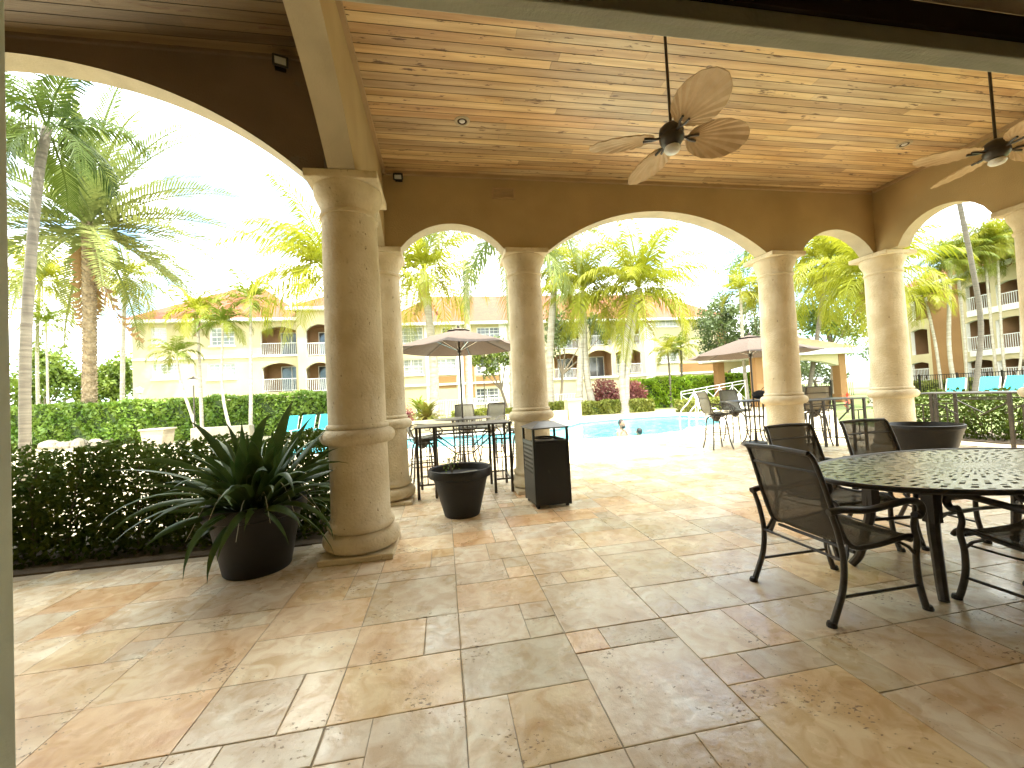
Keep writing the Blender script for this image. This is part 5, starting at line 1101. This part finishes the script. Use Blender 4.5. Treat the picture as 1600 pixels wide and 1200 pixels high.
# --- lamps
def lamp(label, Y, px, ytop, hz=None, m='iron'):
    p = at(px, ytop, Y); t = thing('garden_lamp', label, 'lamp post', (p.x, Y, 0), 0, 'garden lamp posts'); h = p.z-.35
    b = MB(); b.tube([(0,0,0), (0,0,.5), (0,0,h)], [.05,.035,.025], 8); b.build('post', M[m], t, smooth=50); b = MB(); b.lathe([(.05,h), (.14,h+.06), (.17,h+.26), (.10,h+.27)], 8); b.build('lantern', M['lamp_white'], t)
    b = MB(); b.lathe([(.21,h+.271), (.19,h+.29), (.05,h+.37), (.01,h+.42)], 8); b.build('cap', M[m], t)
lamp('slim garden lamp post before the middle house, right of the left umbrella pole', 27, 755, 572); lamp('white garden lantern above the long hedge, beside the date palm', 26, 218, 606, m='white'); lamp('dark garden lamp post behind the potted plant, among the slim palms', 20.3, 302, 590); lamp('garden lantern under the roof of the little pavilion', 19, 1197, 536)

# --- sun loungers
def lounger(label, loc, rot):
    t = thing('sun_lounger', label, 'sun lounger', loc, rot, 'turquoise sun loungers')
    b = MB(); b.box(-1.0, .35, -.29, .29, .34, .365); b.build('seat', M['teal'], t, bev=.01); b = MB(); b.box(0, .82, -.29, .29, -.012, .012); o = b.build('backrest', M['teal'], t, bev=.01); o.location = (.36, 0, .36); o.rotation_euler = (0, -R(52), 0)
    for s in (-1, 1):
        b = MB(); b.tube([(-1.03,s*.31,.35), (.38,s*.31,.35), (.88,s*.31,.98)], .018, 6); b.build('side_rail', M['white'], t, smooth=30)
        for x in (-.85, .30): b = MB(); b.tube([(x,s*.31,.34), (x+.03,s*.33,0)], .016, 6); b.build('leg', M['white'], t)
    return t
p = at(450, 668, 20.6); lg = lounger('turquoise sun lounger before the long hedge, leftmost of three', (p.x, 20.6, 0), R(96))
for px, lab in ((476, 'turquoise sun lounger before the long hedge, middle of three'), (505, 'turquoise sun lounger before the long hedge, nearest to the biggest column')): p = at(px, 668, 20.5); dup(lg, (p.x, 20.5, 0), R(92), lab)
for px, d_, rt, lab in ((1489, 16.6, 24, 'upright turquoise sun lounger at the right, left of the curved grey trunk'), (1540, 15.7, 20, 'turquoise sun lounger right of the curved grey trunk'), (1576, 15.2, 12, 'turquoise sun lounger nearest to the right edge')):
    p = at(px, 605, d_); dup(lg, (p.x, d_, .0), R(rt), lab, scale=1.12)
# --- white pool furniture beyond the water
def wchair(label, loc, rot):
    t = thing('pool_chair', label, 'chair', loc, rot, 'white pool chairs'); b = MB(); b.box(-.27, .27, -.27, .27, .42, .45); b.build('seat', M['bld_w'], t, bev=.01); b = MB(); b.box(-.30, -.27, -.27, .27, .46, 1.0, Matrix.Rotation(-.15, 3, 'Y')); b.build('backrest', M['bld_w'], t, bev=.01)
    for x in (-.25, .25):
        for y in (-.25, .25): b = MB(); b.tube([(x,y,.419), (x*1.1,y*1.1,0)], .014, 6); b.build('leg', M['white'], t)
    return t
p = at(1112, 640, 15.5); wc_ = wchair('white pool chair beyond the ladder, left one of two', (p.x, 15.8, 0), R(-70)); p = at(1148, 640, 15.4); dup(wc_, (p.x, 15.2, 0), R(-110), 'white pool chair beyond the ladder, right one of two')
t = thing('pool_ladder', 'curved steel pool handrail at the water edge left of the bar stool', 'handrail', (8.6, 12.5, 0)); pb = fl(1104, 673); Yr = pb.y
for k_ in (0, .5):
    A1, A2, A3, A4 = at(1104, 675, Yr), at(1101, 614, Yr), at(1077, 648, Yr), at(1078, 676, Yr); o_ = Vector((.0, k_, 0)); b = MB(); b.tube([q+o_ for q in smooth([gz(A1, -.02), A1*.5+A2*.5, A2, A2.lerp(A3, .5), A3, gz(A4, -.25)], 4)], .022, 8); b.tube([at(1103, 655, Yr)+o_, at(1077, 655, Yr)+o_], .014, 6); wpart(b, 'rail', M['steel'], t, smooth=50)

# --- two people in the water
def person(label, loc, rot, sc, back=False):
    t = thing('person', label, 'person', loc, rot); b = MB()
    b.ball((0,0,.30), (.078,.095,.118), 16, 12); b.ball((.035,0,.245), (.05,.058,.065), 12, 9); b.ball((.088,0,.285), (.018,.015,.026), 8, 6)
    for s in (-1, 1):
        b.ball((0,s*.094,.29), (.016,.010,.03), 8, 6); b.ball((.068,s*.034,.31), (.016,.018,.012), 8, 6)
        b.tube([(-.02,s*.05,.10), (-.02,s*.19,.06), (.02,s*.25,-.05), (.16,s*.27,-.14)], [.07,.068,.052,.042], 10)
        for f_ in range(4): b.tube([(.18,s*(.25+.016*f_),-.145), (.24,s*(.245+.02*f_),-.15), (.27,s*(.24+.022*f_),-.165)], [.011,.010,.008], 6)
    b.tube([(-.01,0,.22), (-.02,0,.12), (-.02,0,.02)], [.052,.055,.085], 12); b.ball((-.02,0,-.06), (.12,.19,.17), 16, 10); b.ball((-.02,0,-.28), (.11,.155,.2), 14, 9)
    o = b.build('body', M['skin'], t, smooth=80); q = o.modifiers.new('join', 'REMESH'); q.mode = 'VOXEL'; q.voxel_size = .009; q.use_smooth_shade = True
    h = MB(); h.ball((-.014,0,.325), (.084,.100,.108), 16, 10); h.v = [(x if x < .035 or z > .37 else .035, y, z) for x, y, z in h.v]; h.build('hair', M['hair'], t, smooth=80)
    if not back:
        h = MB(); h.ball((.045,0,.222), (.055,.064,.052), 14, 9); h.build('beard', M['hair'], t, smooth=80)
        for s in (-1, 1): h = MB(); h.ball((.083,s*.034,.311), (.006,.012,.006), 8, 6); h.build('eye', M['hair'], t)
    t.scale = (sc,)*3; return t
p = fl(974, 687, -.10); person('bearded bare shouldered man standing chest deep in the pool, facing right', (p.x*1.06, p.y+.75, -.04), R(-50), 1.2)
p = fl(1003, 685, -.10); person('dark haired head of a swimmer low in the water beside the bearded man', (p.x*1.05, p.y+.75, -.33), R(120), 1.15, True)
